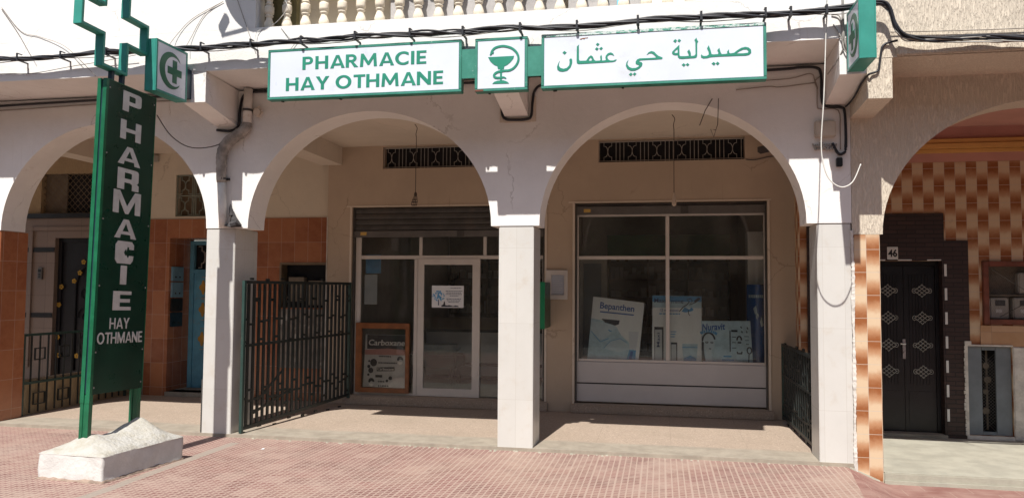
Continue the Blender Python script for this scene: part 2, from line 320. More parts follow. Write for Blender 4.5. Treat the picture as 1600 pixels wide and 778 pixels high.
class MB:
    def __init__(s): s.bm = bmesh.new()
    def box(s, x0, x1, y0, y1, z0, z1):
        v = [s.bm.verts.new((x, y, z)) for x in (x0, x1) for y in (y0, y1) for z in (z0, z1)]
        for q in ((0, 1, 3, 2), (4, 6, 7, 5), (0, 4, 5, 1), (2, 3, 7, 6), (0, 2, 6, 4), (1, 5, 7, 3)): s.bm.faces.new([v[i] for i in q])
        return s
    def hexa(s, a, b):
        """solid between two quads of points a and b"""
        A = [s.bm.verts.new(p) for p in a]; B = [s.bm.verts.new(p) for p in b]; n = len(a)
        s.bm.faces.new(A); s.bm.faces.new(B[::-1])
        for i in range(n): s.bm.faces.new((A[i], B[i], B[(i+1) % n], A[(i+1) % n]))
        return s
    def prism(s, pts, fn, a, b):
        """polygon pts (u,v) pulled from depth a to depth b; fn(u,v,d) -> xyz"""
        return s.hexa([fn(u, v, a) for u, v in pts], [fn(u, v, b) for u, v in pts])
    def quad(s, *p): s.bm.faces.new([s.bm.verts.new(q) for q in p]); return s
    def tube(s, path, r, n=8, caps=True):
        path = [Vector(p) for p in path]; rings = []
        up = Vector((.13, .21, 1)).normalized()
        for i, p in enumerate(path):
            d = (path[min(i+1, len(path)-1)]-path[max(i-1, 0)]).normalized()
            a = d.cross(up)
            if a.length < .2: a = d.cross(Vector((1, .1, .05)))
            a.normalize(); b = d.cross(a); rr = r[i] if isinstance(r, (list, tuple)) else r
            rings.append([s.bm.verts.new(p+(a*math.cos(t)+b*math.sin(t))*rr) for t in (2*math.pi*k/n for k in range(n))])
        for A, B in zip(rings, rings[1:]):
            for k in range(n): s.bm.faces.new((A[k], A[(k+1) % n], B[(k+1) % n], B[k]))
        if caps: s.bm.faces.new(rings[0][::-1]); s.bm.faces.new(rings[-1])
        return s
    def lathe(s, prof, c, n=14):
        rings = [[s.bm.verts.new((c[0]+r*math.cos(2*math.pi*k/n), c[1]+r*math.sin(2*math.pi*k/n), c[2]+z)) for k in range(n)] for r, z in prof]
        for A, B in zip(rings, rings[1:]):
            for k in range(n): s.bm.faces.new((A[k], A[(k+1) % n], B[(k+1) % n], B[k]))
        s.bm.faces.new(rings[0][::-1]); s.bm.faces.new(rings[-1]); return s
    def wall(s, x0, x1, z0, z1, y0, y1, holes=()):
        """upright wall between y0 and y1 with rectangular openings"""
        xs = sorted({x0, x1, *[h[0] for h in holes], *[h[1] for h in holes]}); zs = sorted({z0, z1, *[h[2] for h in holes], *[h[3] for h in holes]})
        V = {}
        def v(x, y, z):
            k = (x, y, z)
            if k not in V: V[k] = s.bm.verts.new(k)
            return V[k]
        def solid(i, j):
            if not (0 <= i < len(xs)-1 and 0 <= j < len(zs)-1): return False
            cx, cz = (xs[i]+xs[i+1])/2, (zs[j]+zs[j+1])/2
            return not any(h[0] < cx < h[1] and h[2] < cz < h[3] for h in holes)
        for i in range(len(xs)-1):
            for j in range(len(zs)-1):
                if not solid(i, j): continue
                a, b, c, d = xs[i], xs[i+1], zs[j], zs[j+1]
                s.bm.faces.new((v(a, y0, c), v(b, y0, c), v(b, y0, d), v(a, y0, d))); s.bm.faces.new((v(a, y1, c), v(a, y1, d), v(b, y1, d), v(b, y1, c)))
                if not solid(i-1, j): s.bm.faces.new((v(a, y0, c), v(a, y0, d), v(a, y1, d), v(a, y1, c)))
                if not solid(i+1, j): s.bm.faces.new((v(b, y0, c), v(b, y1, c), v(b, y1, d), v(b, y0, d)))
                if not solid(i, j-1): s.bm.faces.new((v(a, y0, c), v(a, y1, c), v(b, y1, c), v(b, y0, c)))
                if not solid(i, j+1): s.bm.faces.new((v(a, y0, d), v(b, y0, d), v(b, y1, d), v(a, y1, d)))
        return s
    def build(s, name, mat, parent=None, label=None, cat=None, group=None, kind=None, bevel=0., smooth=False, base=None):
        bmesh.ops.recalc_face_normals(s.bm, faces=s.bm.faces)
        if bevel:
            ed = [e for e in s.bm.edges if len(e.link_faces) == 2 and e.calc_face_angle(0) > .6]
            bmesh.ops.bevel(s.bm, geom=ed, offset=bevel, segments=2, affect='EDGES', clamp_overlap=True)
        if parent is not None: off = BASE[parent]
        elif base is not None: off = Vector(base)
        else:
            co = [v.co for v in s.bm.verts]
            off = Vector([(min(c[i] for c in co)+max(c[i] for c in co))/2 for i in (0, 1)]+[min(c[2] for c in co)])
        bmesh.ops.translate(s.bm, verts=s.bm.verts, vec=-off)
        me = bpy.data.meshes.new(name); s.bm.to_mesh(me); s.bm.free()
        if smooth:
            me.polygons.foreach_set('use_smooth', [True]*len(me.polygons))
        me.materials.append(MATS[mat])
        o = bpy.data.objects.new(name, me); COL.objects.link(o)
        if parent is not None: o.parent = parent
        else: o.location = off
        BASE[o] = off
        return tag(o, label, cat, group, kind)
def bx(name, mat, parent, *b, **k): return MB().box(*b).build(name, mat, parent, **k)

XZ = lambda y: (lambda u, v, d: (u, y+d, v))          # plane facing the street, d goes inwards
def YZ(x): return lambda u, v, d: (x+d, u, v)         # plane facing +x

def outline(name, mat, parent, loops, fn, depth, **k):
    """flat letter-like shape: closed loops, inner ones are holes; fn(u,v,d) -> xyz"""
    c = bpy.data.curves.new('o', 'CURVE'); c.dimensions = '2D'; c.fill_mode = 'BOTH'; c.extrude = depth/2
    for l in loops:
        sp = c.splines.new('POLY'); sp.points.add(len(l)-1); sp.use_cyclic_u = True
        for p, q in zip(sp.points, l): p.co = (q[0], q[1], 0, 1)
    return curve_mesh(name, c, mat, parent, fn, None, **k)
def curve_mesh(name, c, mat, parent, fn, fit, **k):
    o = bpy.data.objects.new('tmp', c); COL.objects.link(o)
    dg = bpy.context.evaluated_depsgraph_get(); dg.update()
    me = bpy.data.meshes.new_from_object(o.evaluated_get(dg)); bpy.data.objects.remove(o); bpy.data.curves.remove(c)
    m = MB(); m.bm.from_mesh(me); bpy.data.meshes.remove(me); vs = m.bm.verts
    if fit:
        u0, u1, v0, v1 = fit; xs = [v.co.x for v in vs]; ys = [v.co.y for v in vs]; a, b, cc, d = min(xs), max(xs), min(ys), max(ys)
        for v in vs: v.co.x = u0+(v.co.x-a)/(b-a)*(u1-u0); v.co.y = v0+(v.co.y-cc)/(d-cc)*(v1-v0)
    for v in vs: v.co = fn(v.co.x, v.co.y, -v.co.z)
    return m.build(name, mat, parent, **k)
def text(name, s, mat, parent, fit, fn, depth=.004, bold=0., shear=0., **k):
    """lettering fitted into the rectangle u0,u1,v0,v1"""
    c = bpy.data.curves.new('t', 'FONT'); c.body = s; c.size = 1; c.offset = bold; c.extrude = depth/2; c.shear = shear; c.resolution_u = 3
    return curve_mesh(name, c, mat, parent, fn, fit, **k)
def stroke(m, pts, w, fn, d0, d1, closed=False):
    """flat ribbon of width w along pts"""
    n = len(pts); P = [Vector(p) for p in pts]; L, Rr = [], []
    for i in range(n):
        a = P[i-1] if (i or closed) else P[i]; b = P[(i+1) % n] if (i < n-1 or closed) else P[i]
        t = (b-a).normalized(); nn = Vector((-t.y, t.x)); ww = w[i] if isinstance(w, list) else w
        L.append(P[i]+nn*ww/2); Rr.append(P[i]-nn*ww/2)
    F = [[m.bm.verts.new(fn(p.x, p.y, d)) for p in Q] for Q in (L, Rr) for d in (d0, d1)]
    idx = range(n if closed else n-1)
    for i in idx:
        j = (i+1) % n
        for A, B in ((F[0], F[2]), (F[1], F[3]), (F[0], F[1]), (F[2], F[3])): m.bm.faces.new((A[i], A[j], B[j], B[i]))
    if not closed:
        for i in (0, n-1): m.bm.faces.new((F[0][i], F[1][i], F[3][i], F[2][i]))
    return m
def arc(cx, cy, rx, ry, a0, a1, n=14): return [(cx+rx*math.cos(R(a0+(a1-a0)*i/n)), cy+ry*math.sin(R(a0+(a1-a0)*i/n))) for i in range(n+1)]
def smooth_path(P, k=6):
    P = [Vector(p) for p in P]; out = []
    for i in range(len(P)-1):
        a, b, c, d = P[max(i-1, 0)], P[i], P[i+1], P[min(i+2, len(P)-1)]
        for j in range(k):
            t = j/k; out.append(.5*((2*b)+(c-a)*t+(2*a-5*b+4*c-d)*t*t+(3*b-a-3*c+d)*t**3))
    return out+[P[-1]]

# ------------------------------------------------------------------ heavy capitals drawn as outlines (cap height 1)
def G_(ch, t=.2, sq=False):
    """loops and advance width of a bold capital; sq gives the wide squared style of the totem"""
    h = t*.86; A = lambda cx, cy, rx, ry, a, b, n=10: arc(cx, cy, rx, ry, a, b, n)
    k = .16 if sq else None
    if ch == 'I': return [[(0, 0), (t, 0), (t, 1), (0, 1)]], t
    if ch == 'H': w = .8; return [[(0, 0), (t, 0), (t, .5-h/2), (w-t, .5-h/2), (w-t, 0), (w, 0), (w, 1), (w-t, 1), (w-t, .5+h/2), (t, .5+h/2), (t, 1), (0, 1)]], w
    if ch == 'E': w = .58; return [[(0, 0), (w, 0), (w, h), (t, h), (t, .5-h/2), (w*.93, .5-h/2), (w*.93, .5+h/2), (t, .5+h/2), (t, 1-h), (w, 1-h), (w, 1), (0, 1)]], w
    if ch == 'T': w = .72; return [[(w/2-t/2, 0), (w/2+t/2, 0), (w/2+t/2, 1-h), (w, 1-h), (w, 1), (0, 1), (0, 1-h), (w/2-t/2, 1-h)]], w
    if ch == 'A':
        w = .9; a = .5*w-t*.53; y0, y1 = .2, .2+h*.9; f = lambda y: .5*w*y*(1-.0)   # outer edge runs 0,0 -> w/2-t/2,1
        L = lambda y: (w/2-t*.5)*y; inn = lambda y: t*1.08+(w/2-t*1.08)*y/.74
        return [[(0, 0), (t*1.08, 0), (inn(y0)-.035, y0), (w-inn(y0)+.035, y0), (w-t*1.08, 0), (w, 0), (w/2+t*.5, 1), (w/2-t*.5, 1)], [(inn(y1)-.02, y1), (w-inn(y1)+.02, y1), (w/2, .80)]], w
    if ch == 'Y': w = .84; return [[(w/2-t/2, 0), (w/2+t/2, 0), (w/2+t/2, .42), (w, 1), (w-t*1.15, 1), (w/2, .60), (t*1.15, 1), (0, 1), (w/2-t/2, .42)]], w
    if ch == 'N': w = .84; return [[(0, 0), (t*.95, 0), (t*.95, .62), (w-t*.95, 0), (w, 0), (w, 1), (w-t*.95, 1), (w-t*.95, .38), (t*.95, 1), (0, 1)]], w
    if ch == 'M':
        if sq: w = 1.05; return [[(0, 0), (t, 0), (t, .62), (w/2-.06, 0), (w/2+.06, 0), (w-t, .62), (w-t, 0), (w, 0), (w, 1), (w-t*1.1, 1), (w/2, .34), (t*1.1, 1), (0, 1)]], w
        w = 1.04; return [[(0, 0), (t*.95, 0), (t*1.1, .60), (w/2-.05, .12), (w/2+.05, .12), (w-t*1.1, .60), (w-t*.95, 0), (w, 0), (w-.06, 1), (w-t*1.1, 1), (w/2, .40), (t*1.1, 1), (.06, 1)]], w
    if ch in 'PR':
        w = .68 if ch == 'P' else .74; yb = .40 if not sq else .34; bw = .66; ym = (1+yb)/2; r = (1-yb)/2
        if sq: bowl = [(bw-.12, 1), (bw-.03, .97), (bw, .88), (bw, yb+.12), (bw-.03, yb+.03), (bw-.12, yb)]; ri = r-h; hole = [(t, yb+h), (t, 1-h), (bw-t-.03, 1-h), (bw-t, 1-h-.03), (bw-t, yb+h+.03), (bw-t-.03, yb+h)]
        else: bowl = A(bw-r*.98, ym, r*.98, r, 90, -90, 12); hole = [(t, yb+h), (t, 1-h)]+A(bw-r*.98, ym, r*.98-t*.92, r-h, 90, -90, 10)
        if ch == 'P': return [[(0, 0), (t, 0), (t, yb)]+bowl[::-1]+[(0, 1)], hole], w
        leg = [(t, 0), (t, yb), (.30, yb), (.52, 0), (.52+t*1.25, 0), (.47, yb+.01)] if not sq else [(t, 0), (t, yb), (.40, yb), (.46, yb-.06), (.46, 0), (.46+t, 0), (.46+t, yb-.06), (.60, yb+.012)]
        return [[(0, 0)]+leg+[p for p in bowl[::-1] if p[1] > yb+.02]+[(0, 1)], hole], w
    if ch == 'O':
        w = .98; return [A(w/2, .5, w/2, .515, 0, 350, 35), A(w/2, .5, w/2-t*1.03, .515-h*1.02, 0, 345, 23)], w
    if ch == 'C':
        w = .82; return [A(.5, .5, .5, .515, 52, 308, 24)+[(.5+.31, .10), (.5+.31, .10+h*1.12)]+A(.5, .5, .5-t*1.03, .515-h*1.02, 302, 58, 20)+[(.5+.31, .90-h*1.12), (.5+.31, .90)]], w
def word(name, s, mat, parent, box, fn, depth=.006, t=.2, sq=False, gap=.13, space=.34):
    """one flat mesh per word, fitted into box u0,u1,v0,v1"""
    x = 0; loops = []
    for ch in s:
        if ch == ' ': x += space; continue
        L, w = G_(ch, t, sq); g = gap*(.45 if ch in 'AYT' else 1)
        loops += [[(x+a, b) for a, b in l] for l in L]; x += w+g
    W = max(a for l in loops for a, b in l); u0, u1, v0, v1 = box
    return outline(name, mat, parent, [[(u0+a/W*(u1-u0), v0+b*(v1-v0)) for a, b in l] for l in loops], fn, depth)

rnd = random.Random(7)
# ================================================================== SETTING
# pavement: one sheet, dipping 14 cm in front of the neighbouring house, kerb and road behind the camera
m = MB(); xs = [-60, -30, -14]+[-10+.5*i for i in range(26)]+[3.18, 3.3, 3.42, 3.54, 3.8, 5, 7, 9, 14, 30, 60]; ys = [-6.4, -5, -4, -3, -2.2, -1.6, -1.1, -.7, -.4, -.15, .0, .03]
dip = lambda x, y: -.138*min(1, max(0, (x-3.2-.0*y)/.3))
G = [[m.bm.verts.new((x, y, dip(x, y))) for y in ys] for x in xs]
for i in range(len(xs)-1):
    for j in range(len(ys)-1): m.bm.faces.new((G[i][j], G[i+1][j], G[i+1][j+1], G[i][j+1]))
m.build('pavement', 'pavement', kind='structure', smooth=True, base=(0, 0, 0))
bx('kerb', 'pale_cement', None, -60, 60, -6.58, -6.4, -.3, .012, kind='structure')
bx('road', 'asphalt', None, -60, 60, -40, -6.58, -.4, -.13, kind='structure')
bx('arcade_floor', 'terrazzo', None, -10, 3.262, .0, 2.6, -.3, .035, kind='structure')
bx('ground', 'cement', None, -60, 60, .031, 40, -.5, -.31, kind='structure')

# ================================================================== PHARMACY BUILDING
B = thing('arcade_building', 'white plastered arcade building with three round arches, balcony above and beige shop front behind', 'building', (0, 1.2, 0))
# --- arch wall
arches = [(-11.68, 1.39, 1.26, 2.31), (-8.30, 1.36, 1.24, 2.31), (-4.925, 1.355, 1.235, 2.31), (-1.67, 1.39, 1.263, 2.31), (1.54, 1.31, 1.235, 2.31)]
def arch_wall(m, arches, x0, x1, z1, y0, y1):
    prof = [(x0, arches[0][3])]
    for cx, a, h, zs in arches:
        for i in range(41):
            t = math.pi*(1-i/40); prof.append((cx+a*math.cos(t), zs+h*math.sin(t)))
    prof.append((x1, arches[-1][3]))
    prof = [p for p in prof if x0 <= p[0] <= x1]
    f = [m.bm.verts.new((x, y0, z)) for x, z in prof]; b = [m.bm.verts.new((x, y1, z)) for x, z in prof]
    ft = [m.bm.verts.new((x, y0, z1)) for x, z in prof]; bt = [m.bm.verts.new((x, y1, z1)) for x, z in prof]
    for i in range(len(prof)-1):
        if (prof[i+1][0]-prof[i][0]) < 1e-5: continue
        m.bm.faces.new((f[i], f[i+1], ft[i+1], ft[i])); m.bm.faces.new((b[i], bt[i], bt[i+1], b[i+1]))
        m.bm.faces.new((f[i], b[i], b[i+1], f[i+1])); m.bm.faces.new((ft[i], ft[i+1], bt[i+1], bt[i]))
    m.bm.faces.new((f[0], ft[0], bt[0], b[0])); m.bm.faces.new((f[-1], b[-1], bt[-1], ft[-1]))
    return m
arch_wall(MB(), arches, -10.2, 3.258, 3.86, 0, .36).build('arch_wall', 'white_paint', B)
def pillar(x0, x1, y0, y1, mat, lab=None):
    p = MB().box(x0, x1, y0, y1, -.2, 2.306).build('pillar', mat, B, label=lab, bevel=.006)
    # mortar bed squeezed out under the plaster
    mm = MB(); mm.box(x0+.01, x1-.01, y0+.012, y1-.012, 2.306, 2.3095); mm.build('mortar_bed', 'cement', p)
    return p
pillar(-.196, .172, .008, .45, 'pillar_tile'); pl = pillar(-3.567, -3.214, .008, .50, 'pillar_tile'); pillar(2.944, 3.252, .008, .40, 'pillar_tile')
pillar(-6.66, -6.285, .008, .42, 'orange_tile', 'orange tiled arcade pillar'); pillar(-10.05, -9.67, .008, .42, 'pillar_tile')
# perforated corner bead showing where the tile edge broke off
m = MB(); m.box(-3.583, -3.569, .012, .03, .03, .62)
for i in range(20): m.box(-3.586, -3.583, .014, .024, .05+.028*i, .064+.028*i)
m.build('corner_bead', 'steel_slat', pl)
# --- balcony slab: soffit slopes down to the wall, beams below it
def slab(name, x0, x1, zf, zw, zt, y0, mat):
    return MB().hexa([(x0, y0, zf), (x0, .36, zw), (x0, .36, zt), (x0, y0, zt)], [(x1, y0, zf), (x1, .36, zw), (x1, .36, zt), (x1, y0, zt)]).build(name, mat, B)
slab('balcony_slab', -10.2, 3.255, 3.905, 3.862, 4.332, -.65, 'white_paint')
for x0, x1 in ((-6.72, -6.46), (-3.46, -3.205), (-.14, .108), (3.03, 3.252)):
    MB().hexa([(x0, -.647, 3.58), (x0, -.001, 3.452), (x0, -.001, 3.86), (x0, -.647, 3.903)], [(x1, -.647, 3.58), (x1, -.001, 3.452), (x1, -.001, 3.86), (x1, -.647, 3.903)]).build('beam', 'white_paint', B)
# --- upper storey
bx('upper_wall', 'white_paint', B, -10.2, -2.655, -.65, .34, 4.333, 7)
bx('upper_wall', 'white_paint', B, 2.33, 3.255, -.65, .34, 4.333, 7)
bx('balcony_wall', 'cream_paint', B, -2.335, 2.329, -.30, .34, 4.333, 7)
dr = bx('balcony_door', 'olive', B, -2.654, -2.336, -.38, -.30, 4.333, 6.6)
bx('door_jamb', 'olive', dr, -2.654, -2.605, -.46, -.381, 4.333, 6.6); bx('door_panel', 'olive', dr, -2.56, -2.38, -.392, -.381, 4.40, 5.2)
bx('balcony_lintel', 'white_paint', B, -2.655, 2.33, -.64, .5, 7.0, 7.4)
bx('balcony_rail', 'baluster_white', B, -2.655, 2.33, -.64, -.46, 4.878, 4.98)
prof = [(.030, 0), (.038, .008), (.052, .03), (.055, .05), (.049, .075), (.037, .105), (.030, .13), (.031, .138), (.042, .144), (.042, .154), (.033, .16), (.034, .168), (.048, .176), (.05, .195), (.05, .235), (.048, .25), (.034, .258), (.033, .266), (.042, .272), (.042, .282), (.031, .288), (.030, .30), (.037, .33), (.049, .36), (.055, .385), (.052, .405), (.038, .43), (.034, .548)]
b0 = MB().lathe(prof, (-2.555, -.55, 4.33), 18).build('baluster', 'baluster_white', B, smooth=True)
for i in range(1, 24):
    c = b0.copy(); COL.objects.link(c); c.parent = B; c.location = (.2045*i+rnd.uniform(-.006, .006), rnd.uniform(-.004, .004), 0); c.rotation_euler.z = 0
# --- ceiling and cross beams of the arcade
bx('arcade_ceiling', 'ceiling_paint', B, -10.2, 3.12, .362, 9, 3.655, 3.855)
bx('ceiling_beam', 'ceiling_paint', B, -3.32, -3.0, .362, 2.398, 3.40, 3.653)
bx('ceiling_beam', 'ceiling_paint', B, -6.50, -6.19, .362, 2.498, 3.40, 3.653)
# --- beige shop wall
door_op, win_op = (-2.83, -.072, .16, 2.79), (.335, 2.797, .15, 2.806)
MB().wall(-3.205, 3.16, .036, 3.654, 2.40, 2.62, [door_op, win_op, (-2.388, -.58, 3.33, 3.64), (.65, 2.53, 3.346, 3.64)]).build('shop_wall', 'beige_paint', B)
m = MB(); m.box(-2.9, -.02, 2.325, 2.398, .036, .155); m.box(.285, 2.86, 2.325, 2.398, .036, .146); m.build('door_step', 'terrazzo', B, bevel=.008)
m = MB()
for x0, x1, z0, z1 in (door_op, win_op):
    m.box(x0-.085, x1+.05, 2.39, 2.40-.0005, z1+.002, z1+.02); m.box(x0-.03, x0-.002, 2.385, 2.3995, z0, z1); m.box(x1+.002, x1+.03, 2.385, 2.3995, z0, z1)
m.build('opening_trim', 'ceiling_paint', B)
# --- vent grilles under the ceiling
def motif(m, cx, cz, wd, h, y, r, dbl=False):
    """two facing stepped brackets with bulging arcs that meet in the middle"""
    for s in (1, -1):
        p = [(-.5, .46), (-.26, .46), (-.26, .26), (-.16, .26)]+[(-.2+.2*math.cos(t)*1.0, .26*math.sin(t)) for t in (R(80-160*i/10) for i in range(11))]+[(-.16, -.26), (-.26, -.26), (-.26, -.46), (-.5, -.46)]
        m.tube([(cx+s*u*wd, y, cz+v*h) for u, v in p], r, 4)
        p2 = [(u+(-.07 if abs(v) > .3 else -.0), v*.78 if abs(v) > .3 else v*.7) for u, v in p if u > -.45]
        if dbl: m.tube([(cx+s*(u-.05)*wd, y, cz+v*h) for u, v in p2], r*.8, 4)
def grille(x0, x1, z0, z1, pitch, ph):
    g = MB(); x = x0+ph
    while x < x1-.05:
        motif(g, x, (z0+z1)/2, pitch*.62, (z1-z0)*.94, 2.43, .0042)
        for e in (-.34, .34, .5):
            if x0 < x+e*pitch < x1: g.tube([(x+e*pitch, 2.43, z0+.004), (x+e*pitch, 2.43, z1-.004)], .0045, 4)
        x += pitch
    g.tube([(x0, 2.43, z1-.02), (x1, 2.43, z1-.02)], .006, 4); g.tube([(x0, 2.43, z0+.02), (x1, 2.43, z0+.02)], .006, 4)
    o = g.build('vent_grille', 'iron', B)
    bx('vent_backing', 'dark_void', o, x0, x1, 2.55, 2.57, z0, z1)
grille(-2.388, -.58, 3.33, 3.64, .322, .12); grille(.65, 2.53, 3.346, 3.64, .322, .12)
# --- roller shutters
def shutter(x0, x1, zs0, zs1, zb0, zb1):
    g = MB()
    n = max(1, round((zs1-zs0)/.088)); h = (zs1-zs0)/n; pr = []
    for i in range(n):
        z = zs0+i*h; pr += [(.009, z+.003), (.0, z+.008), (-.004, z+h*.35), (-.004, z+h*.65), (.0, z+h-.008), (.009, z+h-.003)]
    pf = [g.bm.verts.new((x0, 2.45+y, z)) for y, z in pr]; pg = [g.bm.verts.new((x1, 2.45+y, z)) for y, z in pr]
    for i in range(len(pr)-1): g.bm.faces.new((pf[i], pg[i], pg[i+1], pf[i+1]))
    o = g.build('roller_shutter', 'steel_slat', B)
    bx('bottom_bar', 'steel_bar', o, x0, x1, 2.43, 2.462, zb0, zb1, bevel=.006)
    bx('yellow_tag', 'yellow_tag', o, x0+.11, x0+.20, 2.427, 2.43, zb0+.03, zb0+.075)
    MB().lathe([(.016, 0), (.016, .01)], (0, 0, 0)).bm.free()
    bx('lock', 'steel_slat', o, (x0+x1)/2+.15, (x0+x1)/2+.25, 2.415, 2.429, zb0+.005, zb1-.01, bevel=.004)
    return o
shutter(-2.825, -.076, 2.462, 2.785, 2.365, 2.458); shutter(.34, 2.792, 2.765, 2.803, 2.652, 2.762)
m = MB()
for x in (-2.828, -.098, .338, 2.772): m.box(x, x+.022, 2.425, 2.475, .165, 2.785)
m.build('shutter_rail', 'steel_slat', B)
# --- glazed shop front with door
F = MB(); y0, y1 = 2.48, 2.53
F.box(-2.80, -2.722, y0, y1, .161, 2.40); F.box(-2.72, -.074, y0+.004, y1-.004, 2.062, 2.112); F.box(-2.72, -.074, y0+.004, y1-.004, 2.385, 2.40)
for x in (-1.862, -.94): F.box(x, x+.045, y0+.002, y1-.002, 2.114, 2.383)
F.box(-1.928, -1.878, y0, y1, .161, 2.06); F.box(-2.72, -1.93, y0+.003, y1, .161, .192); F.box(-.112, -.074, y0, y1, .161, 2.06)
fr = F.build('shop_front_frame', 'white_frame', B, bevel=.004)
MB().box(-2.72, -1.93, 2.503, 2.509, .193, 2.061).build('pane', 'pane', fr)
MB().box(-2.72, -1.864, 2.503, 2.509, 2.113, 2.384).build('pane', 'pane', fr); MB().box(-1.815, -.942, 2.503, 2.509, 2.113, 2.384).build('pane', 'pane', fr); MB().box(-.893, -.076, 2.503, 2.509, 2.113, 2.384).build('pane', 'pane', fr)
MB().box(-.975, -.114, 2.515, 2.521, .165, 2.06).build('pane', 'pane', fr)
D = MB().wall(-1.872, -.980, .166, 2.066, 2.47, 2.478+.03, [(-1.782, -1.088, .276, 1.982)]).build('shop_door', 'white_frame', B, bevel=.004)
MB().box(-1.782, -1.088, 2.488, 2.494, .276, 1.982).build('pane', 'pane', D)
# --- shop window
Wf = MB(); 
Wf.box(.345, .378, y0, y1, .70, 2.66); Wf.box(2.765, 2.795, y0, y1, .70, 2.66); Wf.box(.38, 2.763, y0+.002, y1-.002, 2.63, 2.66); Wf.box(.38, 2.763, y0+.002, y1-.002, .70, .735)
Wf.box(1.524, 1.573, y0, y1, .737, 2.628)
for a, b in ((.38, 1.522), (1.575, 2.763)): Wf.box(a, b, y0+.004, y1-.004, 2.056, 2.102)
wf = Wf.build('shop_window_frame', 'white_frame', B, bevel=.003)
for a, b in ((.38, 1.523), (1.574, 2.763)):
    for c, d in ((.736, 2.055), (2.103, 2.629)): MB().box(a, b, 2.503, 2.509, c, d).build('pane', 'pane', wf)
pn = MB(); pn.box(.345, 2.79, 2.465, 2.50, .423, .698); pn.box(.345, 2.79, 2.465, 2.50, .175, .405); p_ = pn.build('stall_riser', 'white_board', B, bevel=.003)
MB().box(.345, 2.79, 2.478, 2.50, .405, .423).build('groove', 'black', p_)
# --- interior of the shop
m = MB(); m.box(-3.2, 3.1, 2.62, 8.4, .02, .15); m.build('shop_floor', 'shop_floor', B)
m = MB(); m.box(-3.2, -3.1, 2.63, 8.4, .16, 3.3); m.box(3.0, 3.1, 2.63, 8.4, .16, 3.3); m.box(-3.2, 3.1, 8.4, 8.5, .16, 3.3); m.box(-3.2, 3.1, 2.63, 8.5, 3.3, 3.4)
m.build('shop_room', 'shop_wall', B)
bx('display_ledge', 'counter_white', B, .36, 2.78, 2.535, 3.1, .16, .70)
bx('partition', 'shop_wall', B, -.06, .26, 2.64, 4.2, .16, 3.29)
# --- left dwelling of the same building: cream above orange tiles
MB().wall(-6.14, -3.206, 2.662, 3.654, 2.50, 2.7, [(-5.70, -5.12, 2.70, 3.33)]).build('dwelling_wall', 'cream_paint', B)
tw = MB().wall(-6.14, -3.206, .036, 2.66, 2.485, 2.7, [(-5.76, -4.93, .10, 2.375), (-3.95, -3.245, 1.36, 1.994)]).build('tiled_wall', 'orange_tile', B)
bx('reveal', 'orange_tile', tw, -5.80, -5.764, 2.70, 3.1, .1, 2.4)
m = MB(); m.box(-5.8, -4.9, 2.705, 3.2, 2.377, 2.5); m.box(-4.928, -4.9, 2.71, 3.2, .1, 2.376); m.build('reveal', 'orange_tile', tw)
bx('threshold', 'cement', B, -5.75, -4.94, 2.44, 3.2, .037, .10)
m = MB(); m.tube([(-5.41, 2.53, 2.7), (-5.41, 2.53, 3.33)], .012, 4)
for cx in (-5.56, -5.26):
    for cz in (2.86, 3.17): motif(m, cx, cz, .22, .28, 2.53, .008)
for x in (-5.69, -5.13, -5.44, -5.38): m.tube([(x, 2.53, 2.7), (x, 2.53, 3.33)], .009, 4)
for z in (2.71, 3.015, 3.32): m.tube([(-5.7, 2.53, z), (-5.12, 2.53, z)], .009, 4)
o = m.build('window_grille', 'grille_green', B); bx('window_backing', 'shop_wood', o, -5.7, -5.12, 2.62, 2.64, 2.7, 3.33)
# blue iron door in the recess
dy = 2.98
bd = MB(); bd.box(-5.73, -5.66, dy-.03, dy+.03, .101, 2.36); bd.box(-5.02, -4.95, dy-.03, dy+.03, .101, 2.36); bd.box(-5.66, -5.02, dy-.028, dy+.028, 2.30, 2.36); bd.box(-5.66, -5.02, dy-.028, dy+.028, 1.86, 1.92); bd.box(-5.66, -5.02, dy-.01, dy+.01, .101, 1.86)
for z0, z1 in ((.25, .62), (.68, 1.08), (1.14, 1.46), (1.5, 1.8)):
    bd.box(-5.62, -5.36, dy-.024, dy-.01, z0, z1); bd.box(-5.32, -5.06, dy-.024, dy-.01, z0, z1)
bdo = bd.build('blue_iron_door', 'blue_door', B, bevel=.004)
m = MB()
for cx in (-5.49, -5.19): motif(m, cx, 2.11, .22, .36, dy, .01)
for x in (-5.36, -5.33): m.tube([(x, dy, 1.92), (x, dy, 2.3)], .008, 4)
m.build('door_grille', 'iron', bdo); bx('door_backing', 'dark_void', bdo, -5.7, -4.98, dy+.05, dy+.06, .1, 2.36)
for z in (.85, 1.3, 1.64):
    for cx in (-5.49, -5.19):
        o = MB().prism([(cx+.055*math.cos(t)*(1+.25*math.cos(4*t)), z+.09*math.sin(t)*(1+.25*math.cos(4*t))) for t in (R(15*i) for i in range(24))], XZ(dy), -.036, -.0245).build('door_ornament', 'ochre', bdo)
        stroke(MB(), [(cx-.03, z+.16), (cx+.04, z+.16), (cx+.04, z+.1), (cx+.085, z+.1), (cx+.085, z-.1), (cx+.04, z-.1), (cx+.04, z-.16), (cx-.03, z-.16)], .012, XZ(dy), -.034, -.0245).build('door_tracery', 'iron', bdo)
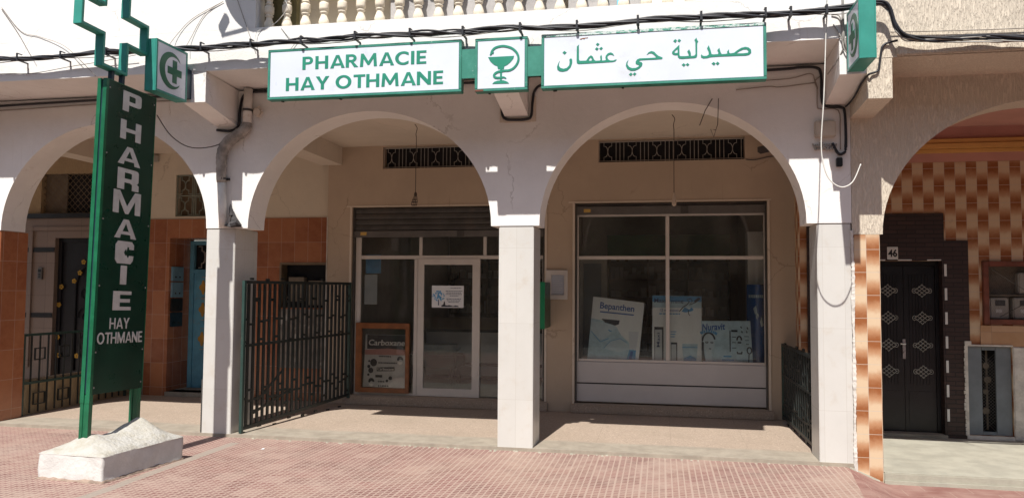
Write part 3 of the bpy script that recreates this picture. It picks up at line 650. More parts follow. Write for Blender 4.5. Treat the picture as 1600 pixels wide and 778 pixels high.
# meter niche behind the fence and the worn wall below it
o = bx('meter_niche', 'dark_void', B, -3.95, -3.245, 2.66, 2.68, 1.36, 1.994)
m = MB(); m.box(-3.97, -3.94, 2.475, 2.66, 1.34, 2.01); m.box(-3.255, -3.225, 2.475, 2.66, 1.34, 2.01); m.box(-3.94, -3.255, 2.475, 2.66, 1.98, 2.012); m.build('niche_frame', 'shop_wood', o)
m = MB(); m.box(-3.86, -3.62, 2.55, 2.64, 1.45, 1.8); m.box(-3.55, -3.33, 2.55, 2.64, 1.4, 1.75); m.build('meter', 'cabinet_back', o)
bx('cement_patch', 'worn_cement', B, -3.93, -3.24, 2.47, 2.484, .5, 1.34)
m = MB(); m.box(-3.212, -3.2, 2.392, 2.48, .036, 2.66); m.build('broken_edge', 'rough_plaster', B)

# ================================================================== LEFT NEIGHBOUR (seen through the far left arch)
N = thing('neighbour_house', 'tan stucco house front with barred window and black flowered door behind the far left arch', 'house', (-7.6, 2.6, 0))
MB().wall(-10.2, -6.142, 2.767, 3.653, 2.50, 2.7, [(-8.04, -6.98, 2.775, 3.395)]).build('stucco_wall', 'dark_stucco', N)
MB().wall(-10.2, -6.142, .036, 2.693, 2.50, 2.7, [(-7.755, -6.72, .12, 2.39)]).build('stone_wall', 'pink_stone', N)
m = MB(); m.box(-10.2, -6.15, 2.44, 2.6, 2.694, 2.766); m.build('black_ledge', 'black_door', N, bevel=.004)
m = MB(); m.box(-10.2, -7.76, 2.488, 2.5-.0008, 2.17, 2.24); m.box(-10.2, -7.76, 2.488, 2.5-.0008, 1.16, 1.23); m.build('black_band', 'black_door', N)
m = MB(); m.box(-8.2, -8.14, 2.47, 2.4995, .4, 2.56); m.box(-8.14, -6.16, 2.475, 2.4992, 2.5, 2.56); m.build('stone_trim', 'pink_stone', N)
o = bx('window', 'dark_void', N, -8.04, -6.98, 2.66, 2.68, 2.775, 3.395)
m = MB()
for i in range(-8, 16):
    a = -8.04+.1*i
    for s in (1, -1):
        p = []; x_, z_ = (a, 2.775) if s > 0 else (a, 3.395)
        pts = [(a+t, (2.775+t) if s > 0 else (3.395-t)) for t in (0, .62)]
        (xa, za), (xb, zb) = pts
        if xa < -8.04: za += s*(-8.04-xa); xa = -8.04
        if xb > -6.98: zb -= s*(xb+6.98); xb = -6.98
        if xb-xa > .03: m.tube([(xa, 2.56+.003*s, za), (xb, 2.56+.003*s, zb)], .0045, 4)
m.build('lattice', 'shop_wood', o); bx('shutter_leaf', 'cabinet_back', o, -8.04, -7.66, 2.60, 2.62, 2.775, 3.395)
d = MB(); d.box(-7.75, -6.72, 2.60, 2.64, .12, 2.39); d.box(-7.75, -7.69, 2.57, 2.60, .12, 2.39); d.box(-7.25, -7.2, 2.57, 2.60, .12, 2.39); d.box(-7.69, -6.72, 2.572, 2.60, 2.33, 2.39)
dd = d.build('black_door', 'black_door', N)
m = MB(); m.tube([(x, 2.585, z) for x, z in [(-7.43, .35)]+arc(-7.16, 1.62, .27, .36, 180, 0, 16)+[(-6.89, .35)]], .014, 6)
for k, (cx, cz) in enumerate([(-7.28, 1.55), (-7.06, 1.5), (-7.27, 1.2), (-7.07, 1.15), (-7.28, .8), (-7.06, .78), (-7.17, 1.75)]):
    sp = [(cx+(.02+.0065*i)*math.cos(i*.55+k), cz+(.02+.0065*i)*math.sin(i*.55+k)*1.25) for i in range(15)]
    m.tube([(x, 2.585, z) for x, z in sp], .009, 5)
m.build('scrollwork', 'dark_void', dd, smooth=True)
for x, z in ((-7.294, 2.02), (-7.354, 1.853), (-7.45, 1.725), (-7.673, 1.635), (-7.707, 1.358), (-7.707, .857), (-7.684, .583), (-7.36, .58)):
    m = MB()
    for k in range(5):
        a = R(90+72*k+x*50); c = (x+.024*math.cos(a), z+.024*math.sin(a))
        m.prism([(c[0]+.017*math.cos(t), c[1]+.017*math.sin(t)) for t in (R(45*i) for i in range(8))], XZ(2.56), 0, .009+.001*k)
    m.build('gold_flower', 'gold', dd)
o = bx('entry_phone', 'steel_bar', N, -8.03, -7.95, 2.47, 2.499, 1.75, 1.93, bevel=.004)
m = MB(); m.box(-8.015, -7.965, 2.466, 2.47, 1.86, 1.905)
for k in range(3): m.box(-8.01, -7.97, 2.466, 2.47, 1.775+.025*k, 1.79+.025*k)
m.build('button_panel', 'black', o)

# ================================================================== TILED HOUSE ON THE RIGHT
H = thing('tiled_house', 'stucco house with brown and cream tiled pillar, arch and black door to the right', 'house', (5.5, 1, 0))
arch_wall(MB(), [(4.975, 1.44, 1.25, 2.2), (8.35, 1.44, 1.25, 2.2)], 3.262, 10, 3.70, .004, .38).build('arch_wall', 'stucco', H)
for x in (3.275, 6.5): 
    p = MB().box(x, x+.232, .0, .38, -.2, 2.197).build('pillar', 'woven_tile_pillar', H, bevel=.003)
m = MB(); zs_ = [-.16+.02*i for i in range(121)]; L_ = []
for z in zs_: wl, wr, pr_ = rnd.uniform(0, .006)+.004*math.sin(z*9), rnd.uniform(0, .007)+.004*math.sin(z*7+2), rnd.uniform(0, .004); L_.append([m.bm.verts.new(p) for p in ((3.2505-wl, .01, z), (3.2525-wl, -.004-pr_, z), (3.2715+wr, -.006-pr_, z), (3.2745+wr, .01, z))])
for A, Bq in zip(L_, L_[1:]):
    for k in range(3): m.bm.faces.new((A[k], A[k+1], Bq[k+1], Bq[k]))
m.build('plaster_joint', 'rough_plaster', H)
MB().hexa([(3.19, -.02, -.06), (3.5, -.03, -.16), (3.5, .01, -.16), (3.22, .01, -.06)], [(3.21, -.006, .002), (3.47, -.008, -.105), (3.47, .0, -.105), (3.22, .004, .002)]).build('plaster_fillet', 'pale_cement', H)
MB().hexa([(3.258, -.65, 3.712), (3.258, .38, 3.69), (3.258, .38, 7), (3.258, -.65, 7)], [(10, -.65, 3.695), (10, .38, 3.675), (10, .38, 7), (10, -.65, 7)]).build('upper_wall', 'stucco', H)
MB().hexa([(3.258, -.647, 3.355), (3.258, .002, 3.318), (3.258, .002, 3.71), (3.258, -.647, 3.71)], [(3.465, -.647, 3.352), (3.465, .002, 3.314), (3.465, .002, 3.71), (3.465, -.647, 3.71)]).build('beam', 'stucco', H)
bx('cable_ledge', 'stucco', H, 3.5, 10, -.69, -.652, 3.72, 3.80, bevel=.008)
fl = bx('entrance_floor', 'pale_cement', H, 3.51, 10, .006, 2.0, -.3, -.035, bevel=.01)
m = MB(); m.box(3.512, 10, -.012, .004, -.3, -.105); m.build('plinth_course', 'pale_cement', H)
MB().wall(3.10, 10, -.2, 3.187, 2.0, 2.2, [(3.91, 4.72, -.03, 2.02), (5.128, 6.3, 1.283, 2.017), (4.955, 5.425, .01, 1.03)]).build('tiled_wall', 'woven_tile_wall', H)
bx('upper_band', 'pink_paint', H, 3.10, 10, 2.0, 2.2, 3.189, 3.7)
m = MB()
for a, b, c in ((3.29, 3.335, .05), (3.335, 3.40, .075), (3.40, 3.455, .06)): m.box(3.13, 10, 2.0-c, 1.9995, a+.001, b-.001)
m.build('cornice', 'yellow_paint', H, bevel=.006)
bx('entrance_ceiling', 'pink_paint', H, 3.14, 10, .382, 1.999, 3.60, 3.69)
m = MB().prism([(3.2, -.035), (3.909, -.035), (3.909, 2.021), (4.721, 2.021), (4.721, -.035), (4.95, -.035), (4.95, 1.04), (4.984, 1.04), (4.984, 2.258), (4.728, 2.258), (4.728, 2.58), (3.2, 2.58)], XZ(2.0), -.02, -.001).build('brick_surround', 'dark_brick', H)
m = MB()
for x in (3.93, 4.22, 4.54): m.box(x, x+.15, 1.970, 1.9795, 2.022, 2.036)
for i in range(7): m.box(4.722, 4.748, 1.972, 1.9795, .16+.28*i, .3+.28*i)
m.build('door_edge_tile', 'trim_white', H)
m = MB(); m.box(4.7195, 4.7005, 1.981, 2.199, .001, 2.0195); m.box(3.9105, 3.93, 1.981, 2.199, .001, 2.0195); m.build('door_reveal', 'dark_brick', H)
bx('door_sill', 'cement', H, 3.912, 4.718, 1.95, 2.2, -.034, .0)
d = MB(); d.box(3.912, 3.96, 2.10, 2.16, .0, 2.018); d.box(4.66, 4.699, 2.10, 2.16, .0, 2.018); d.box(3.96, 4.66, 2.10, 2.16, 1.97, 2.018)
dr_ = d.build('door_frame', 'black_door', H)
for a, b in ((3.962, 4.310), (4.314, 4.658)):
    d = MB(); d.box(a, b, 2.115, 2.155, .003, 1.968); 
    for k in range(7): d.box(a+.06+.035*k, a+.078+.035*k, 2.107, 2.115, .56, 1.86)
    d.box(a+.04, b-.04, 2.108, 2.115, .1, .48); d.build('door_leaf', 'black_door', dr_, bevel=.003)
wq, hq = .1, .083
for cx in (4.135, 4.513):
    for cz in (1.668, 1.345, 1.022, .712):
        m = MB()
        for i in range(4):
            q = -.72+.48*i        # lattice of four by four rods set on the diagonal
            for s in (1, -1):
                a = ((q-.86)/2*wq*1.16, s*(q+.86)/2*hq*1.16); b = ((q+.86)/2*wq*1.16, s*(q-.86)/2*hq*1.16)
                m.tube([(cx+a[0], 2.097+.0015*s, cz+a[1]), (cx+b[0], 2.097+.0015*s, cz+b[1])], .0036, 4)
        for s in (1, -1): m.tube([(cx+s*(.086+.022*math.cos(R(a))), 2.097, cz+.026*math.sin(R(a))) for a in range(-140, 141, 28)], .0036, 4)
        m.build('knot_ornament', 'motif', dr_)
h = MB(); h.box(4.29, 4.322, 2.097, 2.107, .86, 1.09); h.tube([(4.306, 2.10, 1.04), (4.306, 2.05, 1.04), (4.25, 2.045, 1.04)], .011, 6); h.tube([(4.306, 2.1, .93), (4.306, 2.08, .93)], .012, 8); h.build('handle', 'silver', dr_)
bx('door_backing', 'dark_void', dr_, 3.9, 4.73, 2.17, 2.19, -.02, 2.03)
bx('tan_panel', 'tan_tile', H, 5.1, 6.35, 1.985, 1.9992, 1.035, 1.272)
m = MB(); m.box(5.428, 7, 1.975, 1.9993, -.034, 1.03); m.build('bare_plaster', 'rough_plaster', H, bevel=.01)
m = MB(); m.box(4.925, 4.953, 1.97, 1.9992, .0, 1.06); m.box(4.955, 5.428, 1.972, 1.9992, 1.032, 1.05)
for i in range(22):
    z = .01+.047*i; m.box(4.918-rnd.uniform(0, .014), 4.93, 1.966, 1.985, z, z+.04)
m.box(4.92, 4.99, 1.962, 1.985, 1.05, 1.09); m.build('mortar_edge', 'rough_plaster', H)
u = MB(); u.box(4.957, 5.115, 2.02, 2.05, .012, 1.028); u.box(5.262, 5.423, 2.02, 2.05, .012, 1.028); u.box(5.117, 5.26, 2.02, 2.05, .985, 1.028); u.box(5.117, 5.26, 2.02, 2.05, .012, .05)
ud = u.build('utility_door', 'grey_door', H, bevel=.003)
m = MB()
for i in range(-26, 8):
    for s in (1, -1):
        a, zz = 0, .05+i*.036
        pa = (5.117, zz) if s > 0 else (5.117, zz+.143); pb = (5.26, zz+.143) if s > 0 else (5.26, zz)
        pa, pb = (pa[0], pa[1]+.9), (pb[0], pb[1]+.9)
        if min(pa[1], pb[1]) > .05 and max(pa[1], pb[1]) < .985: m.tube([(pa[0], 2.03+.002*s, pa[1]), (pb[0], 2.03+.002*s, pb[1])], .0018, 3, False)
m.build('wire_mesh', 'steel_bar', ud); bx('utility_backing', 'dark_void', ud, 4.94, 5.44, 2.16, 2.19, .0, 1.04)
for z_, r__ in ((.80, .035), (.64, .04), (.5, .03), (.28, .038)):
    m = MB(); m.tube([(5.19+.03*math.sin(z_*20), 2.08, z_), (5.19+.03*math.sin(z_*20), 2.12, z_)], r__, 12); m.build('water_meter', 'cabinet_back', ud)
m = MB(); m.tube([(5.2, 2.12, .06), (5.2, 2.12, .98)], .012, 6); m.build('pipe', 'cabinet_back', ud); bx('sill', 'rough_plaster', H, 4.93, 5.43, 1.968, 1.9985, -.034, .008)
# meter cabinet let into the wall
mc = MB(); mc.box(5.13, 5.19, 1.955, 2.05, 1.285, 2.015); mc.box(5.19, 6.28, 1.955, 2.05, 1.955, 2.015); mc.box(5.19, 6.28, 1.955, 2.05, 1.285, 1.345); mc.box(6.24, 6.30, 1.957, 2.05, 1.345, 1.955)
mcf = mc.build('meter_cabinet', 'red_wood', H, bevel=.005)
bx('cabinet_back', 'cabinet_back', mcf, 5.13, 6.3, 2.15, 2.18, 1.285, 2.015)
bx('cabinet_shelf', 'cabinet_back', mcf, 5.19, 6.24, 2.02, 2.14, 1.612, 1.628)
for cx, cz, wd in ((5.53, 1.64, .25), (5.84, 1.64, .25), (5.225, 1.35, .2), (5.47, 1.35, .25), (5.78, 1.35, .25)):
    o = MB().box(cx, cx+wd, 2.04, 2.14, cz, cz+.245).build('electric_meter', 'meter_grey', mcf, bevel=.012); bx('dial', 'meter_window', o, cx+wd*.28, cx+wd*.8, 2.034, 2.0405, cz+.15, cz+.215)
    bx('seal', 'trim_white', o, cx+wd*.3, cx+wd*.62, 2.035, 2.0405, cz+.07, cz+.11)
m = MB()
for i in range(-24, 52):
    x = 5.19+.022*i
    for s in (1, -1):
        za, zb = (1.345, 1.955) if s > 0 else (1.955, 1.345); xa, xb = x, x+.35
        if xa < 5.19: za += (zb-za)*(5.19-xa)/.35; xa = 5.19
        if xb > 6.24: zb -= (zb-za)*(xb-6.24)/(xb-xa); xb = 6.24
        if xb-xa > .02: m.tube([(xa, 1.985+.001*s, za), (xb, 1.985+.001*s, zb)], .0011, 3, False)
m.tube([(5.22, 1.98, 1.93), (5.9, 1.98, 1.45)], .004, 4); m.tube([(5.3, 1.98, 1.37), (5.62, 1.98, 1.56)], .004, 4)
m.build('cabinet_mesh', 'steel_slat', mcf)

# ================================================================== ADDED ROW ACROSS THE STREET (unseen, blocks sky light and bounce, mirrored dark)
O = thing('added_street_building', 'added plain tan building across the street, unseen, blocks sky light and darkens the glass', 'building', (0, -18, 0))
hs = [(-28+4*i, -26.6+4*i, .9+3.2*k if k else .0, 2.3+3.2*k) for i in range(14) for k in range(3)]
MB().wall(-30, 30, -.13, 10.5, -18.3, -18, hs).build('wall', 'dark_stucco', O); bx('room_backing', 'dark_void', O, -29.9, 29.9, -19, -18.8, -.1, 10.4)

# ================================================================== SIGNS ON THE FACADE
def signbox(name, label, x0, x1, z0, z1, y0=-.75, y1=-.655, group=None):
    t = thing(name, label, 'sign', ((x0+x1)/2, y1, z0), group); e = .028
    m = MB(); m.box(x0, x1, y0, y1, z0, z0+e); m.box(x0, x1, y0, y1, z1-e, z1); m.box(x0, x0+e, y0, y1, z0+e+.0005, z1-e-.0005); m.box(x1-e, x1, y0, y1, z0+e+.0005, z1-e-.0005)
    m.build('frame', 'sign_green', t, bevel=.003)
    bx('panel', 'sign_panel', t, x0+e-.002, x1-e+.002, y0+.003, y1-.002, z0+e-.002, z1-e+.002)
    m = MB()
    for k in range(max(2, int((x1-x0)/.7))): m.box(x0+.12+.63*k, x0+.14+.63*k, y1-.03, y1+.002, z0-.008, z0-.0005)
    m.build('mounting_bolt', 'black', t)
    return t
PF = -.747      # front of the white panels
s1 = signbox('pharmacy_sign', 'long white sign in a green frame reading PHARMACIE HAY OTHMANE in Latin capitals', -2.447, -.419, 3.545, 4.057)
word('lettering', 'PHARMACIE', 'letter_green', s1, (-2.07, -.773, 3.836, 3.967), XZ(PF))
word('lettering', 'HAY OTHMANE', 'letter_green', s1, (-2.245, -.602, 3.628, 3.760), XZ(PF))
s2 = signbox('emblem_sign', 'small square white sign with a green bowl and snake emblem between the two long signs', -.286, .226, 3.537, 4.052)
K = lambda l: [(x, z) for x, z in l]
bowl = [(-0.1569, 3.8669), (0.0961, 3.8671), (0.0902, 3.8412), (0.0615, 3.8078), (0.031, 3.7831), (0.0029, 3.7714), (0.0004, 3.754), (-0.0039, 3.7446), (-0.0568, 3.7463), (-0.063, 3.7571), (-0.0641, 3.7746), (-0.0969, 3.7893), (-0.1326, 3.8218)]
foot = [(-0.113, 3.6063), (-0.0955, 3.6256), (-0.0603, 3.6354), (-0.003, 3.6363), (0.0322, 3.6217), (0.0499, 3.6035)]
snake = [(-0.1332, 3.8903), (-0.1202, 3.9221), (-0.0894, 3.9529), (-0.0409, 3.9662), (0.0075, 3.9653), (0.0736, 3.9425), (0.1222, 3.8963), (0.14, 3.8431), (0.1273, 3.7914), (0.0926, 3.7496), (0.0489, 3.7299), (-0.0038, 3.728), (-0.0654, 3.7178), (-0.096, 3.693), (-0.0897, 3.6708), (-0.0561, 3.6623), (-0.0033, 3.6651), (0.0214, 3.6535)]
outline('bowl', 'letter_green', s2, [bowl], XZ(PF), .006); outline('bowl_foot', 'letter_green', s2, [foot], XZ(PF), .006)
bx('bowl_stem', 'letter_green', s2, -.039, -.019, PF-.0035, PF+.002, 3.636, 3.7455)
sn = [(p.x, p.y) for p in smooth_path([(a, b, 0) for a, b in snake], 5)]; n_ = len(sn)
stroke(MB(), sn, [.008+.013*min(1, i/6, (n_-1-i)/10) for i in range(n_)], XZ(PF), -.005, .002).build('snake', 'letter_green', s2)
outline('snake_head', 'letter_green', s2, [[(-.141, 3.888), (-.128, 3.884), (-.108, 3.905), (-.106, 3.893), (-.1, 3.912), (-.112, 3.925), (-.13, 3.915)]], XZ(PF-.003), .005)
bx('connecting_bar', 'sign_green', s2, -.4185, -.2865, -.742, -.722, 3.672, 3.958, bevel=.002); bx('connecting_bar', 'sign_green', s2, .2265, .3585, -.742, -.722, 3.665, 3.952, bevel=.002)
MB().box(-.284, -.2, -.7535, -.7505, 3.538, 3.556).build('rust_patch', 'red_wood', s2)
s3 = signbox('arabic_sign', 'long white sign in a green frame with flowing Arabic lettering', .359, 2.396, 3.539, 4.056)
AR = [[(0.537, 3.8), (0.521, 3.776), (0.508, 3.741), (0.512, 3.713), (0.534, 3.697), (0.566, 3.692), (0.606, 3.7), (0.637, 3.73), (0.652, 3.77), (0.652, 3.801), (0.641, 3.818), (0.624, 3.803), (0.628, 3.78), (0.623, 3.749), (0.601, 3.727), (0.57, 3.72), (0.541, 3.73), (0.527, 3.749), (0.528, 3.776)], [(0.577, 3.889), (0.599, 3.874), (0.581, 3.855), (0.56, 3.873)], [(0.716, 3.944), (0.695, 3.925), (0.693, 3.79), (0.695, 3.768), (0.712, 3.758), (0.77, 3.758), (0.849, 3.759), (0.937, 3.76), (1.033, 3.762), (1.054, 3.768), (1.066, 3.783), (1.05, 3.783), (1.037, 3.776), (1.006, 3.777), (0.987, 3.789), (0.98, 3.807), (0.984, 3.822), (1.002, 3.832), (1.024, 3.829), (1.043, 3.817), (1.033, 3.84), (1.011, 3.853), (0.985, 3.847), (0.965, 3.825), (0.961, 3.803), (0.967, 3.784), (0.954, 3.781), (0.93, 3.78), (0.93, 3.814), (0.924, 3.837), (0.912, 3.817), (0.916, 3.788), (0.91, 3.781), (0.871, 3.781), (0.858, 3.791), (0.844, 3.823), (0.827, 3.835), (0.805, 3.82), (0.783, 3.787), (0.724, 3.788), (0.716, 3.798), (0.714, 3.933)], [(0.826, 3.815), (0.838, 3.793), (0.831, 3.783), (0.805, 3.786), (0.814, 3.804)], [(1.174, 3.775), (1.154, 3.749), (1.15, 3.719), (1.163, 3.691), (1.193, 3.672), (1.232, 3.67), (1.27, 3.686), (1.296, 3.711), (1.302, 3.733), (1.294, 3.747), (1.275, 3.752), (1.271, 3.761), (1.288, 3.765), (1.352, 3.766), (1.42, 3.765), (1.48, 3.767), (1.483, 3.781), (1.446, 3.798), (1.429, 3.813), (1.408, 3.838), (1.382, 3.846), (1.357, 3.836), (1.339, 3.812), (1.365, 3.825), (1.386, 3.824), (1.403, 3.812), (1.425, 3.789), (1.42, 3.783), (1.352, 3.782), (1.275, 3.783), (1.253, 3.775), (1.239, 3.754), (1.24, 3.734), (1.253, 3.727), (1.269, 3.721), (1.266, 3.708), (1.24, 3.696), (1.206, 3.695), (1.18, 3.708), (1.165, 3.731), (1.165, 3.749)], [(1.195, 3.654), (1.212, 3.639), (1.195, 3.622), (1.178, 3.638)], [(1.229, 3.655), (1.246, 3.641), (1.229, 3.624), (1.214, 3.639)], [(0.888, 3.95), (0.907, 3.937), (0.891, 3.919), (0.873, 3.935)], [(0.881, 3.909), (0.899, 3.894), (0.884, 3.876), (0.865, 3.892)], [(0.923, 3.91), (0.938, 3.896), (0.922, 3.878), (0.904, 3.894)], [(1.786, 3.949), (1.768, 3.927), (1.776, 3.91), (1.777, 3.797), (1.767, 3.784), (1.738, 3.781), (1.735, 3.812), (1.721, 3.845), (1.704, 3.825), (1.715, 3.8), (1.717, 3.784), (1.683, 3.783), (1.641, 3.785), (1.635, 3.796), (1.634, 3.883), (1.633, 3.892), (1.618, 3.877), (1.591, 3.852), (1.569, 3.829), (1.568, 3.815), (1.578, 3.802), (1.599, 3.796), (1.618, 3.797), (1.62, 3.779), (1.633, 3.763), (1.658, 3.759), (1.734, 3.761), (1.767, 3.761), (1.785, 3.766), (1.792, 3.783), (1.793, 3.901), (1.803, 3.909), (1.791, 3.931)], [(1.618, 3.853), (1.618, 3.817), (1.599, 3.816), (1.586, 3.824), (1.599, 3.838)], [(1.832, 3.796), (1.824, 3.779), (1.827, 3.764), (1.846, 3.754), (1.88, 3.755), (1.909, 3.762), (1.983, 3.764), (2.066, 3.763), (2.148, 3.762), (2.217, 3.761), (2.246, 3.766), (2.264, 3.785), (2.263, 3.811), (2.243, 3.833), (2.214, 3.841), (2.181, 3.835), (2.148, 3.817), (2.115, 3.792), (2.083, 3.788), (2.073, 3.795), (2.071, 3.827), (2.054, 3.804), (2.058, 3.789), (2.041, 3.785), (2.008, 3.785), (1.998, 3.803), (1.987, 3.844), (1.969, 3.822), (1.979, 3.8), (1.975, 3.787), (1.934, 3.786), (1.919, 3.79), (1.911, 3.825), (1.894, 3.873), (1.879, 3.845), (1.892, 3.813), (1.894, 3.787), (1.876, 3.776), (1.851, 3.776), (1.834, 3.784)], [(2.132, 3.785), (2.165, 3.805), (2.197, 3.818), (2.226, 3.817), (2.241, 3.8), (2.234, 3.786), (2.197, 3.783)], [(1.598, 3.946), (1.613, 3.932), (1.599, 3.911), (1.579, 3.928)], [(1.631, 3.946), (1.649, 3.931), (1.633, 3.914), (1.618, 3.928)], [(1.671, 3.719), (1.689, 3.704), (1.674, 3.687), (1.654, 3.704)], [(1.706, 3.719), (1.722, 3.704), (1.708, 3.689), (1.69, 3.704)], [(1.937, 3.717), (1.953, 3.703), (1.941, 3.684), (1.918, 3.703)], [(1.97, 3.718), (1.988, 3.703), (1.973, 3.685), (1.955, 3.701)]]
for loops in ([AR[0]], [AR[1]], [AR[2], AR[3]], [AR[4]], *[[AR[i]] for i in range(5, 10)], [AR[10], AR[11]], [AR[12], AR[13]], *[[AR[i]] for i in range(14, 20)]):
    outline('lettering', 'letter_green', s3, loops, XZ(PF), .006)
bx('peeling_strip', 'peeled_green', s3, .362, 2.393, -.7525, -.7503, 4.029, 4.0555)
outline('rust_spot', 'orange_wood', s3, [[(.72, 3.995), (.75, 4.003), (.80, 4.006), (.80, 4.0), (.77, 3.998), (.765, 3.988), (.75, 3.997), (.735, 3.987)]], XZ(PF), .005)

# ---- projecting crescent signs
def projecting(label, xa, xb, y0, y1, z0, z1, side):
    """box standing out from the facade; side=+1 face towards +x, -1 towards -x"""
    t = thing('projecting_sign', label, 'sign', ((xa+xb)/2, y1, z0), 'green crescent and cross signs projecting from the facade')
    m = MB(); m.box(xa+.012, xb-.012, y0, y0+.02, z0, z1); m.box(xa+.012, xb-.012, y1-.02, y1, z0, z1); m.box(xa+.012, xb-.012, y0+.0205, y1-.0205, z0, z0+.02); m.box(xa+.012, xb-.012, y0+.0205, y1-.0205, z1-.02, z1)
    m.build('casing', 'cross_teal', t, bevel=.002)
    for xx in (xa, xb-.0115):
        m = MB(); e = .022; m.box(xx, xx+.0115, y0, y0+e, z0, z1); m.box(xx, xx+.0115, y1-e, y1, z0, z1); m.box(xx, xx+.0115, y0+e+.0005, y1-e-.0005, z0, z0+e); m.box(xx, xx+.0115, y0+e+.0005, y1-e-.0005, z1-e, z1); m.build('rim', 'cross_teal', t)
        bx('face', 'sign_panel', t, xx+.004, xx+.008, y0+e, y1-e, z0+e, z1-e)
    xf = xb-.004 if side > 0 else xa+.004; fn = (lambda u, v, d: (xf+d*side, u, v)); cy, cz = (y0+y1)/2, (z0+z1)/2; s = (y1-y0)/.51
    C = lambda l: [(cy+u*s, cz+v) for u, v in l]
    m = MB(); outer = arc(-.01, 0, .19, .185, 48, 312, 26); inner = arc(.035, 0, .15, .148, 310, 50, 22)
    outline('crescent', 'dark_letter_green', t, [C(outer+inner)], fn, .006)
    a, b = .036, .115; outline('cross', 'dark_letter_green', t, [C([(.045+p, q) for p, q in [(-a, b), (a, b), (a, a), (b, a), (b, -a), (a, -a), (a, -b), (-a, -b), (-a, -a), (-b, -a), (-b, a), (-a, a)]])], fn, .006)
    o = bx('wall_bracket', 'navy_metal', t, xa+.02, xb-.005, y1+.001, -.6515, z0+.05, z1-.16)
    m = MB(); m.box(xa+.05, xb-.03, y1+.001, -.6515, z1-.158, z1-.13); m.build('bracket_tab', 'cable_grey', t)
    return t
projecting('green framed crescent and cross sign jutting out beside the tall totem', -3.485, -3.362, -1.235, -.735, 3.56, 4.075, 1)
projecting('green framed crescent and cross sign jutting out beside the stucco house', 3.082, 3.217, -1.12, -.70, 3.583, 4.10, -1)

# ---- totem
T = thing('pharmacy_totem', 'tall dark green totem reading PHARMACIE downwards, open cross on top, white block below', 'totem sign', (-3.5, -1.5, 0)); PX = -3.45
for xa, xb, n in ((-3.482, PX, 'panel'), (-3.538, -3.506, 'panel')):
    m = MB(); m.box(xa, xb, -1.86, -1.205, .69, 3.52); p = m.build(n, 'totem_face', T)
    m = MB(); m.box(xa-.003, xb+.003, -1.893, -1.861, .62, 3.523); m.box(xa-.003, xb+.003, -1.204, -1.195, .68, 3.523); m.box(xa-.003, xb+.003, -1.8605, -1.2045, 3.5205, 3.526); m.build('panel_edge', 'totem_green', p)
m = MB()
for z in (.75, 1.06, 1.65, 2.25, 2.85, 3.45):
    for y in (-1.845, -1.222): m.tube([(PX, y, z), (PX+.004, y, z)], .008, 8)
m.build('screw', 'cable_grey', T)
m = MB(); m.box(-3.502, -3.486, -1.885, -1.21, .7, 3.5); m.build('core', 'navy_metal', T)
for y in (-1.89, -1.25):
    m = MB(); m.box(-3.538, -3.508, y, y+.045, .2, .689); m.box(-3.48, PX, y, y+.045, .2, .689); m.box(-3.5075, -3.4805, y+.006, y+.039, .2, .689); m.build('post', 'totem_green', T)
for y in (-1.80, -1.66): bx('cross_stem', 'navy_metal', T, -3.515, -3.475, y, y+.035, 3.50, 3.63)
yc = -1.785; hw, ha, z0, z1, z2, z3 = .17, .443, 3.62, 3.905, 4.205, 4.49
for xa in (-3.54,):
    ring = [(yc-hw, z0), (yc+hw, z0), (yc+hw, z1), (yc+ha, z1), (yc+ha, z2), (yc+hw, z2), (yc+hw, z3), (yc-hw, z3), (yc-hw, z2), (yc-ha, z2), (yc-ha, z1), (yc-hw, z1)]
    n_ = len(ring); inn = []; tk = .03
    for i in range(n_):
        a, b, c = Vector(ring[i-1]), Vector(ring[i]), Vector(ring[(i+1) % n_]); d1, d2 = (b-a).normalized(), (c-b).normalized()
        inn.append(tuple(b+(Vector((-d1.y, d1.x))+Vector((-d2.y, d2.x)))*tk))
    m = MB(); V = [[m.bm.verts.new((x, p[0], p[1])) for p in L] for L in (ring, inn) for x in (xa, xa+.085)]
    for i in range(n_):
        j = (i+1) % n_
        for A, Bq in ((0, 1), (2, 3), (0, 2), (1, 3)): m.bm.faces.new((V[A][i], V[A][j], V[Bq][j], V[Bq][i]))
    m.build('cross_frame', 'cross_teal', T, bevel=.003)
FX = YZ(PX)
def letter(s, u0, u1, v0, v1, t=.25): word('lettering', s, 'totem_letter', T, (u0, u1, v0, v1), FX, .006, t, True)
cu = -1.54
for s, wd, v0, v1 in (('P', .255, 3.272, 3.488), ('H', .285, 3.007, 3.215), ('A', .31, 2.772, 2.969), ('R', .295, 2.538, 2.762), ('M', .375, 2.312, 2.552), ('A', .30, 2.083, 2.288), ('I', .085, 1.654, 1.858), ('E', .245, 1.416, 1.62)):
    letter(s, cu-wd/2, cu+wd/2, v0+.016, v1-.012, .215)
letter('HAY', -1.69, -1.425, 1.262, 1.362, .17); letter('OTHMANE', -1.838, -1.235, 1.13, 1.232, .17)
